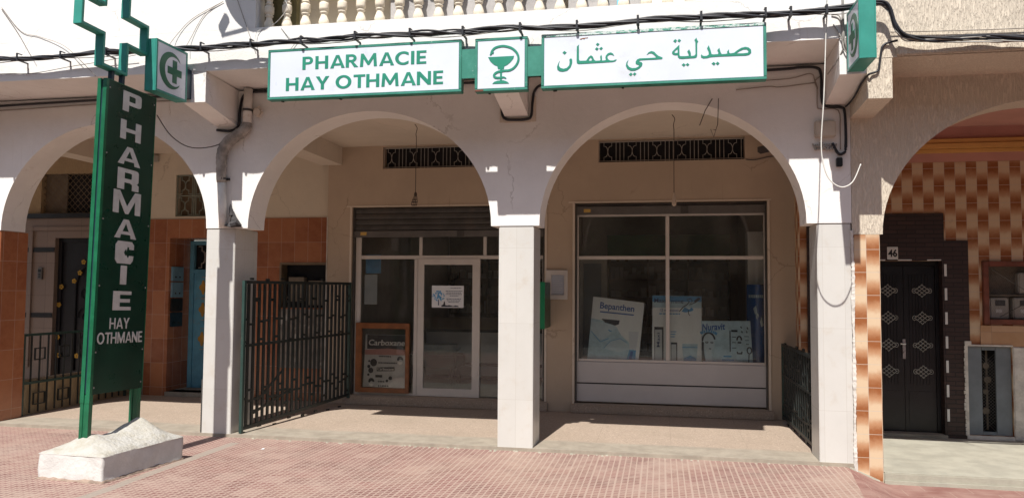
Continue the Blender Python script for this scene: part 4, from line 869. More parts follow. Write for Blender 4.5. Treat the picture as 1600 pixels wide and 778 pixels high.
# the letter C, its hollow half hidden by a loose plate
cz, hh, ww = 1.968, .104, .125
Cc = [(cu-ww+.03, cz-hh), (cu-ww, cz-hh+.035), (cu-ww, cz+hh-.035), (cu-ww+.03, cz+hh), (cu+ww-.03, cz+hh), (cu+ww, cz+hh-.03), (cu+ww, cz+.03), (cu+.06, cz+.03), (cu+.06, cz+.05), (cu+.035, cz+.055), (cu+.02, cz-.02), (cu+.05, cz-.055), (cu+.062, cz-.028), (cu+ww, cz-.028), (cu+ww-.01, cz-hh+.03), (cu+ww-.04, cz-hh)]
outline('lettering', 'totem_letter', T, [Cc], FX, .006)
outline('damage', 'totem_face', T, [[(cu-.01, cz+.0), (cu+.015, cz+.035), (cu+.03, cz-.01), (cu+.01, cz-.03)]], YZ(PX+.003), .003)
T.rotation_euler.x = -.028
# rough cement block
m = MB(); nx, ny = 26, 38; cor = [(-3.80, -2.02), (-3.15, -2.05), (-3.06, -1.085), (-3.71, -1.05)]
from mathutils import noise as mn
def bl(s, t):
    a = Vector(cor[0]).lerp(Vector(cor[1]), s); b = Vector(cor[3]).lerp(Vector(cor[2]), s); return a.lerp(b, t)
top = []
for i in range(nx+1):
    row = []
    for j in range(ny+1):
        s, t = i/nx, j/ny; p = bl(-.006+1.012*s, -.006+1.012*t); e = min(s, 1-s)*2; et = min(t, 1-t)*2
        hump = min(1, e*1.12)**.95*min(1, (et*2.4)**.8)*(.095+.035*math.exp(-((t-.2)/.15)**2)+.105*max(0, min(1, (t-.48)/.34))**1.3)
        q = Vector((p.x*9, p.y*9, 3.1)); nz = mn.fractal(q*.6, 1., 2., 5)*.013+mn.noise(q*3)*.004
        row.append(m.bm.verts.new((p.x+mn.noise(q*.7)*.008, p.y+mn.noise(q*.9)*.008, (.214 if i in (0, nx) or j in (0, ny) else max(.222, .228+hump+nz*(.35+e))))))
    top.append(row)
for i in range(nx):
    for j in range(ny): m.bm.faces.new((top[i][j], top[i+1][j], top[i+1][j+1], top[i][j+1]))
crown = m
crown.build('cement_crown', 'lumpy_cement', T, smooth=True)
m = MB()
edge = [bl(i/nx, 0) for i in range(nx)]+[bl(1, j/ny) for j in range(ny)]+[bl(1-i/nx, 1) for i in range(nx)]+[bl(0, 1-j/ny) for j in range(ny)]
rows = []
for z in (-.06, .0, .02, .08, .15, .2, .219):
    rows.append([m.bm.verts.new((p.x+mn.noise(Vector((p.x*6, p.y*6, z*7)))*.016, p.y+mn.noise(Vector((p.x*6, p.y*6, z*7+5)))*.011, z)) for p in edge])
for A, Bq in zip(rows, rows[1:]):
    for k in range(len(edge)):
        k2 = (k+1) % len(edge); m.bm.faces.new((A[k], A[k2], Bq[k2], Bq[k]))
bs = m.build('cement_block', 'lime_cement', T, smooth=True)
m = MB(); rows = []
for o_, z in ((.006, -.06), (.024, -.05), (.02, .008), (-.004, .02)):
    row = []
    for i, p in enumerate(edge):
        c = Vector((-3.43, -1.55)); d_ = (p-c).normalized(); j_ = o_+(.014*mn.noise(Vector((p.x*14, p.y*14, 2))) if o_ > .01 else 0); row.append(m.bm.verts.new((p.x+d_.x*j_, p.y+d_.y*j_, z+(.012*mn.noise(Vector((p.x*17, p.y*17, 5))) if z > 0 else 0))))
    rows.append(row)
for A, Bq in zip(rows, rows[1:]):
    for k in range(len(edge)): m.bm.faces.new((A[k], A[(k+1) % len(edge)], Bq[(k+1) % len(edge)], Bq[k]))
ft_ = m.build('mortar_skirt', 'skirt_mortar', T, smooth=True)
for o in (bs, ft_, bpy.data.objects['cement_crown']):       # the block itself stands level
    o.rotation_euler.x = .028

# ================================================================== FENCES
def fence(name, label, p0, p1, zb0, zb1, zt, nb, seed, gap=.0):
    t = thing(name, label, 'fence', (p0[0], p0[1], zb0), 'green iron bar fences in the arcade'); rr = random.Random(seed)
    P = lambda s, z: (p0[0]+(p1[0]-p0[0])*s, p0[1]+(p1[1]-p0[1])*s, z); zb = lambda s: zb0+(zb1-zb0)*s; L = math.hypot(p1[0]-p0[0], p1[1]-p0[1])
    dx, dy = (p1[0]-p0[0])/L, (p1[1]-p0[1])/L
    def bar(m, s0, s1, z0a, z1a, z0b, z1b, th):
        n = (-dy*th/2, dx*th/2); a, b = P(s0, 0), P(s1, 0)
        m.hexa([(a[0]-n[0], a[1]-n[1], z0a), (b[0]-n[0], b[1]-n[1], z0b), (b[0]-n[0], b[1]-n[1], z1b), (a[0]-n[0], a[1]-n[1], z1a)], [(a[0]+n[0], a[1]+n[1], z0a), (b[0]+n[0], b[1]+n[1], z0b), (b[0]+n[0], b[1]+n[1], z1b), (a[0]+n[0], a[1]+n[1], z1a)])
    m = MB(); w = .035/L
    bar(m, 0, w, zb0, zt, zb0, zt, .035); bar(m, 1-w, 1, zb1, zt, zb1, zt, .035); m.build('post', 'fence_post', t)
    m = MB(); bar(m, w, 1-w, zb0+.03, zb0+.065, zb1+.03, zb1+.065, .03); bar(m, w, 1-w, zt-.035, zt, zt-.035, zt, .03)
    zm = zb0+(zt-zb0)*.56; bar(m, w, 1-w, zm, zm+.03, zm+.02, zm+.05, .024); m.build('rail', 'fence_green', t)
    m = MB(); bw = .036/L
    for i in range(nb):
        s = (i+1)/(nb+1); bar(m, s-bw/2, s+bw/2, zb(s)+.066, zt-.036, zb(s)+.066, zt-.036, .018)
    for i in range(nb+1):
        s0, s1 = i/(nb+1)+bw/2, (i+1)/(nb+1)-bw/2
        for k in range(4):
            z = zb0+(zt-zb0)*((.13, .34, .72, .86)[k]+.13*((i*(k+2)) % 3-1)+rr.uniform(-.02, .02)); bar(m, s0, s1, z, z+.026, z, z+.026, .016)
    # inner diagonal brace and the second leaf folded behind it
    for a, b, za, zc in ((.12, .34, .3, .62), (.10, .40, .18, .36)): bar(m, a, b, zb0+za, zb0+za+.03, zb0+zc, zb0+zc+.03, .012)
    m.build('bar_panel', 'fence_green', t)
    return t
fence('bar_fence', 'tall dark green iron bar fence between left pillar and shop wall', (-3.11, .03), (-2.80, 2.31), .04, .13, 1.728, 23, 3)
fence('bar_fence', 'low dark green iron bar fence behind the right white pillar', (2.985, .42), (2.955, 2.30), .05, .06, 1.0, 14, 5)
t = thing('bar_fence', 'low green railing with square scrolls in front of the flowered door', 'fence', (-6.3, .45, .04), 'green iron bar fences in the arcade')
for y in (.43, 2.3): bx('post', 'fence_post', t, -6.33, -6.30, y, y+.03, .04, 1.05)
m = MB(); m.box(-6.335, -6.295, .46, 2.3, 1.02, 1.05); m.box(-6.33, -6.30, .46, 2.3, .42, .45); m.build('rail', 'fence_post', t)
m = MB()
for i in range(13):
    y = .56+.135*i; m.box(-6.323, -6.307, y, y+.016, .06, 1.019)
for i in (1, 4, 7, 10):
    y = .56+.135*i
    stroke(m, [(y-.07, .72), (y+.09, .72), (y+.09, .86), (y-.07, .86)], .016, YZ(-6.315), -.011, .011, True); stroke(m, [(y-.07, .16), (y+.11, .16), (y+.11, .3), (y-.07, .3)], .016, YZ(-6.315), -.011, .011, True)
m.build('bar_panel', 'fence_green', t)
m = MB(); m.box(-6.46, -6.36, .43, 2.48, .036, .47); m.build('low_wall', 'dark_stucco', t)

# ================================================================== CABLES, PIPES, FITTINGS
bundle = [(-10, 4.13), (-7.5, 4.13), (-6.3, 4.12), (-5.628, 4.126), (-4.982, 4.115), (-4.417, 4.127), (-3.822, 4.122), (-3.169, 4.123), (-2.579, 4.125), (-2.019, 4.127), (-1.474, 4.142), (-0.943, 4.138), (-0.427, 4.127), (0.17, 4.130), (0.706, 4.119), (1.28, 4.131), (1.825, 4.134), (2.41, 4.133), (2.896, 4.126), (3.17, 4.155), (3.355, 4.163), (3.422, 4.102), (3.461, 3.96), (3.542, 3.87), (3.736, 3.835), (4.139, 3.822), (4.484, 3.795), (4.965, 3.76), (6.5, 3.77), (10, 3.76)]
t = thing('cable_bundle', 'thick bundle of twisted black power cables clipped along the balcony edge', 'cable', (-3, -.75, 4.1))
base = smooth_path([(x, -.765, z) for x, z in bundle], 8)
s_ = 0
for k in range(5):
    pts = []; L = 0
    for i, p in enumerate(base):
        if i: L += (p-base[i-1]).length
        a = L*5.5+k*2*math.pi/5+.8*math.sin(L*1.3+k); r_ = .018+.008*math.sin(L*2.1+k*1.7)
        pts.append(p+Vector((0, r_*math.cos(a), r_*math.sin(a)-.008*math.sin(L*4.4)**2)))
    MB().tube(pts, .0088+.0012*k, 6).build('cable', 'cable_black', t, smooth=True)
pts = [p+Vector((0, .005*math.sin(i*.9), -.034-.016*math.sin(i*.35))) for i, p in enumerate(base)]
MB().tube(pts, .005, 5).build('thin_cable', 'cable_grey', t, smooth=True)
for j in range(4):
    pts = [p+Vector((0, .012*math.cos(j*2+i*.3), .014*math.sin(j*1.7+i*.25)-.012*j)) for i, p in enumerate(base) if p.x > 3.36]
    MB().tube(pts, .0065, 5).build('grey_cable', 'cable_grey', t, smooth=True)
def clamp_at(x, z, y=-.765):
    m = MB(); m.box(x-.014, x+.014, y-.03, y+.03, z-.038, z-.028); m.box(x-.010, x+.010, y-.037, y-.030, z-.038, z+.036); m.box(x-.010, x+.010, y-.037, y+.03, z+.036, z+.042); m.box(x-.010, x+.010, y+.03, -.652, z-.040, z-.028)
    m.build('clamp', 'cable_black', t)
for x in (-7.0, -6.2, -5.376, -4.837, -4.288, -3.70, -3.178, -2.62, -2.069, -1.499, -.931, -.40, .159, .699, 1.261, 1.828, 2.385, 2.60, 2.9):
    i = min(range(len(base)), key=lambda i: abs(base[i].x-x)); clamp_at(x, base[i].z)
def cable(name, label, pts, r, mat, k=6, group=None, n=6): return tag(MB().tube(smooth_path(pts, k), r, n).build(name, mat, None, smooth=True), label, 'cable', group)
cable('wall_cable', 'black cable along the top of the far left arch', [(-10, -.02, 3.82), (-6.888, -.02, 3.79), (-6.343, -.02, 3.805), (-5.633, -.02, 3.816), (-5.028, -.02, 3.825), (-4.356, -.02, 3.832), (-3.47, -.02, 3.825)], .014, 'cable_black')
cable('wall_cable', 'thin grey cable sagging just under the black one above the far left arch', [(-8, -.012, 3.74), (-6.3, -.012, 3.752), (-5.2, -.012, 3.775), (-4.3, -.012, 3.78), (-3.47, -.012, 3.775)], .006, 'wire_mid')
cable('wall_cable', 'black cable bending around the drain pipe beside the left beam', [(-1.8, -.02, 3.83), (-2.855, -.02, 3.838), (-3.05, -.02, 3.835), (-3.145, -.02, 3.79), (-3.18, -.02, 3.63), (-3.185, -.02, 3.50), (-3.21, -.02, 3.44), (-3.30, -.02, 3.405), (-3.46, -.02, 3.42)], .015, 'cable_black')
cable('wall_cable', 'black cable looping under the middle beam', [(-1.7, -.02, 3.80), (-.6, -.02, 3.83), (-.2, -.02, 3.82), (-.17, -.02, 3.78), (-.168, -.02, 3.5), (-.13, -.02, 3.43), (-.05, -.02, 3.418), (.08, -.02, 3.418), (.14, -.02, 3.45), (.155, -.02, 3.6), (.18, -.02, 3.72), (.28, -.02, 3.78), (.6, -.02, 3.81), (2.474, -.02, 3.822), (2.80, -.02, 3.836), (2.95, -.02, 3.825), (2.995, -.02, 3.76), (3.0, -.02, 3.52), (3.02, -.02, 3.46), (3.08, -.02, 3.435), (3.17, -.02, 3.428), (3.208, -.02, 3.37), (3.212, -.02, 3.04), (3.18, -.025, 2.975), (3.135, -.03, 2.985), (3.09, -.02, 3.08)], .014, 'cable_black')
m = MB(); m.box(-.195, -.15, -.012, -.001, 3.395, 3.6); m.box(.135, .19, -.012, -.001, 3.395, 3.66); m.box(-.1495, .1345, -.012, -.001, 3.39, 3.443); tag(m.build('cable_tray', 'ceiling_paint', None, bevel=.003), 'weathered cable duct framing the foot of the middle beam', 'cable duct')
cable('wall_cable', 'black cable climbing from the right beam past the corbel of the stucco house', [(3.215, -.03, 3.43), (3.235, -.25, 3.46), (3.245, -.5, 3.53), (3.262, -.668, 3.56), (3.30, -.668, 3.575), (3.345, -.668, 3.60), (3.362, -.668, 3.70), (3.38, -.668, 3.80), (3.42, -.668, 3.835), (3.5, -.70, 3.845)], .010, 'cable_black')
for k, P in enumerate(([(2.2, -.012, 3.64), (2.5, -.012, 3.66), (2.62, -.012, 3.65), (2.9, -.012, 3.675), (2.955, -.012, 3.66), (2.96, -.012, 3.46), (2.985, -.012, 3.42), (3.15, -.012, 3.40), (3.165, -.012, 3.2), (3.165, -.012, 3.02)], [(2.3, -.012, 3.72), (2.7, -.012, 3.73), (2.9, -.014, 3.77), (2.94, -.014, 3.7), (2.965, -.014, 3.62), (2.94, -.014, 3.69), (2.99, -.014, 3.74)])):
    cable('thin_wire', ('thin brown wire running square corners above the junction box', 'thin brown wire tangled behind the right beam cable')[k], P, .005, 'wire_mid', 4, 'thin wires on the arcade wall', 5)
cable('hanging_cable', 'long white cable hanging in a loop in front of the right pillar', [(2.935, -.68, 6.6), (2.924, -.70, 4.411), (2.906, -.70, 3.892), (2.884, -.70, 3.376), (2.857, -.70, 2.978), (2.871, -.70, 2.779), (2.922, -.70, 2.637), (3.016, -.70, 2.567), (3.111, -.70, 2.61), (3.181, -.70, 2.766)], .0055, 'cable_white', 8)
cable('service_cable', 'grey cable dropping beside the right crescent sign', [(3.06, -.67, 6.5), (3.06, -.67, 4.3), (3.06, -.67, 3.98), (3.075, -.665, 3.86), (3.10, -.66, 3.78)], .011, 'cable_grey')
m = MB().tube(smooth_path([(2.965, -.66, 4.12), (3.03, -.668, 4.10), (3.05, -.668, 3.99), (3.055, -.668, 3.84), (3.09, -.675, 3.76), (3.13, -.69, 3.75)], 6), .006, 5); m.tube(smooth_path([(2.98, -.66, 4.03), (3.06, -.668, 3.85), (3.02, -.6, 3.72), (3.0, -.3, 3.68)], 6), .006, 5)
tag(m.build('sign_wiring', 'cable_grey', None, smooth=True), 'loose wiring feeding the right crescent sign', 'cable')
cable('thin_wire', 'thin black wire sagging from the left crescent sign to the drain pipe', [(-4.129, -.15, 3.587), (-3.936, -.15, 3.34), (-3.676, -.15, 3.202), (-3.362, -.12, 3.236), (-3.196, -.08, 3.41), (-3.153, -.05, 3.50)], .006, 'wire_dark', 6, 'thin wires on the arcade wall', 5)
for P, lab, mt in (([(-5.735, -.66, 4.72), (-5.516, -.66, 4.445), (-5.34, -.66, 4.186), (-5.265, -.70, 4.132)], 'thin wire slanting down the white wall at the far left', 'wire_dark'),
    ([(-5.736, -.66, 4.74), (-5.475, -.66, 4.457), (-5.227, -.66, 4.379), (-4.9, -.68, 4.255), (-4.653, -.70, 4.059), (-4.505, -.665, 3.905)], 'thin wire drooping across the white wall behind the cross frame', 'wire_mid'),
    ([(-3.037, -.66, 4.622), (-3.365, -.66, 4.472), (-3.546, -.67, 4.298), (-3.619, -.72, 4.15)], 'thin wire curving down left of the dish shadow', 'wire_mid'),
    ([(-3.02, -.66, 4.63), (-3.232, -.66, 4.505), (-3.38, -.67, 4.255), (-3.4, -.72, 4.15)], 'thin wire falling more steeply left of the dish shadow', 'wire_mid'),
    ([(-2.93, -.66, 4.8), (-2.885, -.66, 4.7), (-2.776, -.66, 4.423), (-2.645, -.70, 4.134)], 'thin straight wire crossing the dish shadow', 'wire_mid'),
    ([(-2.36, -.655, 4.31), (-2.234, -.665, 4.178), (-2.129, -.665, 4.218), (-2.184, -.665, 4.155), (-2.253, -.665, 4.073)], 'curled wire end under the first balusters', 'cable_grey'),
    ([(-2.624, -.70, 4.146), (-2.621, -.67, 4.279), (-2.451, -.63, 4.37), (-2.313, -.63, 4.528), (-2.351, -.63, 4.66), (-2.3, -.63, 4.9)], 'pale cable looped through the first balusters', 'cable_white'),
    ([(-7, -.66, 4.0), (-5.7, -.66, 3.989), (-5.29, -.66, 3.977), (-4.81, -.67, 4.025), (-4.496, -.68, 4.051), (-4.0, -.70, 4.1)], 'thin wire stretched under the cable bundle at the far left', 'wire_dark')):
    cable('thin_wire', lab, P, .0032, mt, 6, 'thin wires on the upper wall', 5)
cable('thin_wire', 'short white wire end hanging from the cables on the stucco house', [(4.62, -.70, 3.79), (4.60, -.69, 3.7), (4.58, -.69, 3.55), (4.63, -.69, 3.38), (4.70, -.69, 3.28)], .006, 'cable_white', 6, 'loose wires on the stucco house')
cable('thin_wire', 'thin brown wire stretched above the grey cables on the stucco house', [(3.45, -.672, 3.93), (4.4, -.672, 3.905), (6, -.672, 3.9), (10, -.672, 3.9)], .005, 'wire_mid', 6, 'loose wires on the stucco house', 5)
# tv wire dangling at the right arch
m = MB(); m.tube([(1.97, -.02, 3.56), (1.9, -.03, 3.44), (1.845, -.04, 3.29)], .005, 4); m.tube([(2.03, -.02, 3.56), (2.02, -.03, 3.3), (1.98, -.04, 3.17), (1.95, -.04, 3.25), (2.0, -.04, 3.24)], .004, 4)
tag(m.build('thin_wire', 'wire_dark', None), 'two loose wire ends dangling below the Arabic sign', 'cable', 'thin wires on the arcade wall')
# drain pipe
t = thing('drain_pipe', 'cracked cement coloured drain pipe bending down the left pillar', 'drain pipe', (-3.33, -.06, 2.32))
MB().tube([(-3.057, -.06, 3.86), (-3.063, -.06, 3.48)], .048, 14).build('upper_pipe', 'pipe_white', t, smooth=True)
pp = smooth_path([(-3.063, -.06, 3.479), (-3.075, -.06, 3.42), (-3.15, -.065, 3.36), (-3.29, -.07, 3.265), (-3.352, -.07, 3.15), (-3.36, -.07, 3.0), (-3.356, -.07, 2.82)], 5)
MB().tube(pp, [.05+.013*math.sin(math.pi*i/(len(pp)-1))+.003*math.sin(i*2.7) for i in range(len(pp))], 14).build('elbow', 'pipe_grey', t, smooth=True)
MB().tube([(-3.356, -.065, 2.819), (-3.335, -.062, 2.5), (-3.318, -.06, 2.315)], .046, 14).build('lower_pipe', 'pipe_white', t, smooth=True)
for z, x in ((3.62, -3.06), (2.86, -3.357)): m = MB(); m.tube([(x, -.065, z-.012), (x, -.065, z+.012)], .056, 14); m.box(x-.07, x+.07, -.02, -.001, z-.012, z+.012); m.build('pipe_strap', 'steel_slat', t)
m = MB(); m.tube([(-2.96, -.002, 3.60), (-2.96, -.05, 3.60)], .045, 14); m.tube([(-3.02, -.03, 3.63), (-2.93, -.04, 3.665), (-2.89, -.04, 3.6), (-2.93, -.03, 3.545)], .008, 5); tag(m.build('round_cap', 'ceiling_paint', None), 'round capped outlet beside the top of the drain pipe', 'pipe cap')
m = MB(); q = [(-3.27, -.03, 2.318), (-3.29, -.1, 2.33), (-3.2, -.12, 2.315), (-3.1, -.06, 2.32), (-3.12, -.02, 2.345), (-3.18, -.03, 2.43), (-3.22, -.02, 2.50), (-3.25, -.03, 2.44)]
ctr = m.bm.verts.new((-3.2, -.075, 2.39)); vs = [m.bm.verts.new(p) for p in q]; lo = m.bm.verts.new((-3.19, -.05, 2.316))
for i in range(len(vs)):
    m.bm.faces.new((vs[i], vs[(i+1) % len(vs)], ctr)); m.bm.faces.new((vs[(i+1) % len(vs)], vs[i], lo))
m.tube([(-3.24, -.03, 2.45), (-3.255, -.03, 2.54), (-3.25, -.04, 2.58)], [.03, .016, .004], 6); m.tube([(-3.2, -.1, 2.34), (-3.13, -.11, 2.36), (-3.09, -.08, 2.33)], [.03, .035, .01], 6)
tag(m.build('plastic_rag', 'rag', None), 'crumpled dark rag wedged at the foot of the drain pipe', 'rag')
# junction box and plug on the right
t = thing('junction_box', 'square beige junction box on the wall above the right pillar', 'junction box', (3.02, -.03, 3.13))
MB().box(2.927, 3.118, -.06, -.001, 3.136, 3.298).build('box', 'junction_box', t, bevel=.012); m = MB()
for i in range(9):
    a = rnd.uniform(0, 6); m.tube(smooth_path([(2.91+.022*i, -.015, 3.06+.03*math.sin(a)), (2.94+.02*i, -.03, 3.03+.02*math.cos(a)), (2.96+.021*i, -.015, 3.075)], 4), .008, 5)
m.box(2.93, 3.11, -.02, -.001, 3.02, 3.035); m.build('wire_stub', 'iron', t)
tag(MB().box(3.122, 3.176, -.055, -.004, 2.85, 2.935).build('plug', 'black', None, bevel=.006), 'black plug hanging from the cable loop under the junction box', 'plug')
# bulbs
for (x, y, z0, z1, z2), lab in (((-1.468, 1.086, 3.655, 2.76, 2.63), 'empty wire lamp holder hanging in the left arch'), ((1.612, 1.055, 3.655, 2.70, 2.58), 'small lamp holder on a long flex in the right arch')):
    t = thing('hanging_lamp', lab, 'lamp', (x, y, z0), 'bare lamp flexes under the arcade ceiling')
    MB().tube(smooth_path([(x-.02, y, z0), (x+.01, y, z0-.05), (x-.004, y, z0-.12), (x+.002, y, z0-.2), (x, y, z0-.5), (x, y, z1+.05)], 5), .0045, 5).build('flex', 'wire_dark', t)
    if x < 0:
        m = MB(); m.lathe([(.012, 0), (.02, -.03), (.016, -.05)], (x, y, z1+.06), 8)
        for a in range(4): m.tube([(x+.018*math.cos(a*1.57), y+.018*math.sin(a*1.57), z1+.01), (x-.01+.035*math.cos(a*1.57), y+.035*math.sin(a*1.57), z1-.06), (x-.02+.03*math.cos(a*1.57), y+.03*math.sin(a*1.57), z1-.10)], .004, 4)
        for zz, rr in ((-.03, .028), (-.06, .036), (-.10, .031)): m.tube([(x-.012+rr*math.cos(R(a)), y+rr*math.sin(R(a)), z1+zz) for a in range(0, 361, 45)], .004, 4)
        m.build('wire_cage', 'wire_dark', t)
    else: MB().lathe([(.008, .06), (.014, .03), (.016, .0), (.02, -.01), (.028, -.05), (.024, -.08), (.008, -.095)], (x, y, z1), 12).build('bulb', 'bulb', t, smooth=True)
# wall camera, switch
t = thing('wall_camera', 'dark box shaped fitting slanting from the top right of the beige wall', 'camera', (2.76, 2.4, 3.42))
MB().hexa([(2.66, 2.22, 3.40), (2.70, 2.22, 3.37), (2.70, 2.22, 3.44), (2.66, 2.22, 3.47)], [(2.86, 2.30, 3.45), (2.88, 2.30, 3.42), (2.88, 2.30, 3.50), (2.86, 2.30, 3.53)]).build('body', 'steel_slat', t, bevel=.006)
m = MB(); m.tube([(2.80, 2.28, 3.46), (2.84, 2.34, 3.52), (2.85, 2.399, 3.52)], .014, 6); m.tube(smooth_path([(2.54, 2.39, 3.34), (2.65, 2.39, 3.33), (2.8, 2.39, 3.36), (2.95, 2.39, 3.38)], 5), .006, 5); m.build('bracket', 'steel_slat', t)
o = tag(MB().box(-6.07, -5.99, 2.45, 2.4995, 3.53, 3.63).build('switch_box', 'meter_grey', None, bevel=.004), 'small grey switch box on the cream wall in the far left arch', 'switch')
# blue meter boxes on the reveal of the blue door
for z0, z1, mt, lab in ((1.735, 1.95, 'blue_box', 'pale blue meter box, topmost on the reveal beside the blue door'), (1.49, 1.715, 'blue_box', 'pale blue meter box, second from top beside the blue door'), (1.28, 1.47, 'black', 'dark open meter box, third from top beside the blue door'), (1.05, 1.26, 'navy_metal', 'dark blue meter box, lowest beside the blue door')):
    o = tag(MB().box(-5.762, -5.73, 2.53, 2.80, z0, z1).build('meter_box', mt, None, bevel=.004), lab, 'meter box', 'meter boxes by the blue door')
    m = MB(); m.tube([(-5.73, 2.6, z0+.06), (-5.718, 2.6, z0+.06)], .012, 8); m.tube([(-5.73, 2.7, z0+.06), (-5.718, 2.7, z0+.06)], .012, 8); m.build('knob', 'black', o)

# ================================================================== SHOP DETAILS
t = thing('notice_frame', 'white framed notice on the beige wall between door and window', 'notice', (.09, 2.38, 1.51))
MB().wall(-.05, .242, 1.517, 1.909, 2.36, 2.399, [(.022, .195, 1.58, 1.845)]).build('frame', 'white_frame', t, bevel=.005); bx('paper', 'notice_paper', t, .02, .197, 2.378, 2.384, 1.578, 1.847); 
m = MB()
for k in range(9): m.box(.045, .17-.02*(k % 3), 2.3765, 2.3785, 1.81-.024*k, 1.815-.024*k)
m.build('writing', 'poster_grey', t)
t = thing('green_side_sign', 'green metal box sign standing out edge on between door and window', 'sign', (0, 2.39, 1.15))
bx('box', 'box_green_dark', t, -.045, .012, 1.86, 2.39, 1.152, 1.742, bevel=.004); bx('front_edge', 'box_green', t, -.05, .016, 1.845, 1.859, 1.15, 1.745, bevel=.002); bx('bracket', 'black', t, -.03, .0, 2.39, 2.40, 1.3, 1.6)
# wooden showcase with poster
t = thing('wooden_showcase', 'orange wooden framed showcase holding a dark titled leaflet poster beside the glass door', 'showcase', (-2.37, 2.47, .17))
MB().wall(-2.765, -1.975, .197, 1.165, 2.43, 2.472, [(-2.672, -2.03, .262, 1.085)]).build('frame', 'orange_wood', t, bevel=.006); bx('cabinet_pane', 'cabinet_glass', t, -2.672, -2.03, 2.448, 2.451, .262, 1.085)
p = MB().hexa([(-2.655, 2.462, .27), (-2.04, 2.462, .27), (-2.035, 2.468, 1.0), (-2.625, 2.468, 1.0)], [(-2.655, 2.466, .27), (-2.04, 2.466, .27), (-2.035, 2.472, 1.0), (-2.625, 2.472, 1.0)]).build('poster', 'poster_grey', t)
q = XZ(2.459)
outline('title_band', 'poster_dark', p, [[(-2.60, .80), (-2.04, .80), (-2.04, .995), (-2.60, .995)]], XZ(2.463), .004); text('title', 'Carboxane', 'poster_white', p, (-2.575, -2.045, .85, .93), XZ(2.4585), .004, .012, .12)
outline('pink_band', 'poster_pink', p, [[(-2.63, .72), (-2.04, .72), (-2.04, .795), (-2.3, .81), (-2.63, .785)]], XZ(2.4615), .004)
for k, (x, z, r_) in enumerate(((-2.50, .61, .05), (-2.57, .555, .022), (-2.54, .50, .036), (-2.575, .44, .016), (-2.25, .40, .026), (-2.30, .36, .018), (-2.565, .63, .014))):
    outline('dot', 'poster_dark', p, [arc(x, z, r_, r_*1.05, 0, 342, 18)], q, .005)
outline('label_block', 'poster_dark', p, [[(-2.45, .49), (-2.19, .50), (-2.19, .555), (-2.45, .545)]], q, .005); text('label_text', 'Carboxane', 'poster_white', p, (-2.44, -2.20, .506, .543), XZ(2.4555), .003, .01)
outline('small_block', 'poster_dark', p, [[(-2.47, .405), (-2.37, .405), (-2.37, .44), (-2.47, .44)]], q, .005)
m = MB()
for (x0, x1, z) in ((-2.42, -2.25, .69), (-2.43, -2.17, .60), (-2.43, -2.3, .28), (-2.43, -2.35, .34)):
    x = x0
    while x < x1: w_ = rnd.uniform(.012, .03); m.box(x, x+w_, 2.4575, 2.4605, z, z+.018); x += w_+.008
m.build('small_writing', 'poster_dark', p)
for hx, hz in ((-2.11, .64), (-2.53, .33)):
    outline('cartoon_hair', 'poster_dark', p, [arc(hx, hz+.015, .045, .05, 0, 180, 10)+[(hx-.03, hz), (hx, hz+.025), (hx+.035, hz+.01)]], q, .005); outline('cartoon_face', 'poster_white', p, [arc(hx, hz-.012, .033, .04, 180, 360, 10)], q, .005)
# tree poster on the door
t = thing('door_poster', 'landscape white poster with a blue tree taped inside the glass door', 'poster', (-1.44, 2.498, 1.39))
bx('sheet', 'paper', t, -1.67, -1.213, 2.4845, 2.4865, 1.388, 1.692); q = XZ(2.484)
m = MB()
for k in range(46):
    a = rnd.uniform(0, 6.283); r_ = .085*math.sqrt(rnd.random()); x, z = -1.572+r_*math.cos(a)*1.05, 1.552+r_*math.sin(a)*.85; s = rnd.uniform(.008, .015)
    m.prism([(x+s*math.cos(R(60*i)), z+s*.8*math.sin(R(60*i))) for i in range(6)], XZ(2.4805+.00004*k), 0, .002)
m.build('tree_crown', 'poster_sky', t); outline('tree_trunk', 'poster_navy', t, [[(-1.58, 1.42), (-1.565, 1.42), (-1.567, 1.5), (-1.576, 1.5)]], q, .002)
outline('figure', 'poster_dark', t, [[(-1.53, 1.40), (-1.44, 1.40), (-1.36, 1.40), (-1.28, 1.40), (-1.29, 1.415), (-1.33, 1.42), (-1.36, 1.41), (-1.42, 1.425), (-1.45, 1.418), (-1.475, 1.425), (-1.482, 1.475), (-1.492, 1.475), (-1.505, 1.43), (-1.53, 1.42)]], q, .002)
m = MB()
for k, (x0, x1) in enumerate(((-1.40, -1.25), (-1.47, -1.23), (-1.46, -1.25), (-1.47, -1.24), (-1.41, -1.29), (-1.46, -1.25), (-1.45, -1.26), (-1.43, -1.28))):
    z = 1.655-.022*k-(.02 if k > 0 else 0)-(.02 if k > 4 else 0); x = x0
    while x < x1: w_ = rnd.uniform(.012, .035); m.box(x, min(x+w_, x1), 2.483, 2.4845-.0002, z, z+.008); x += w_+.007
m.build('writing', 'poster_navy', t)
# ---- display boards in the window (each stands on the ledge, leaning back)
def board(name, label, cor, y, mat, lean=.05):
    """cor: four (x,z) bottom-left, bottom-right, top-right, top-left"""
    t = thing(name, label, 'advertising board', (cor[0][0], y, .7), 'advertising boards in the shop window'); zb = min(c[1] for c in cor)
    Y = lambda z: y+lean*(z-zb)
    f = lambda u, v, d: (u, Y(v)+d, v)
    MB().prism(cor, f, 0, .012).build('board', mat, t)
    return t, f
def art(t, f, name, mat, pts, k): MB().prism(pts, f, -.0012*k, -.0012*k+.0009).build(name, mat, t)
t, f = board('display_board', 'tilted white board reading Bepanthen with a blue tinted mother and baby picture', [(.487, .706), (1.168, .706), (1.246, 1.481), (.565, 1.559)], 2.56, 'poster_white')
P = lambda u, v: (.487+.681*u+.078*v, .706+v*(.853-.0*u)-.078*u*v)     # board coordinates -> x,z
def par(l): return [P(a, b) for a, b in l]
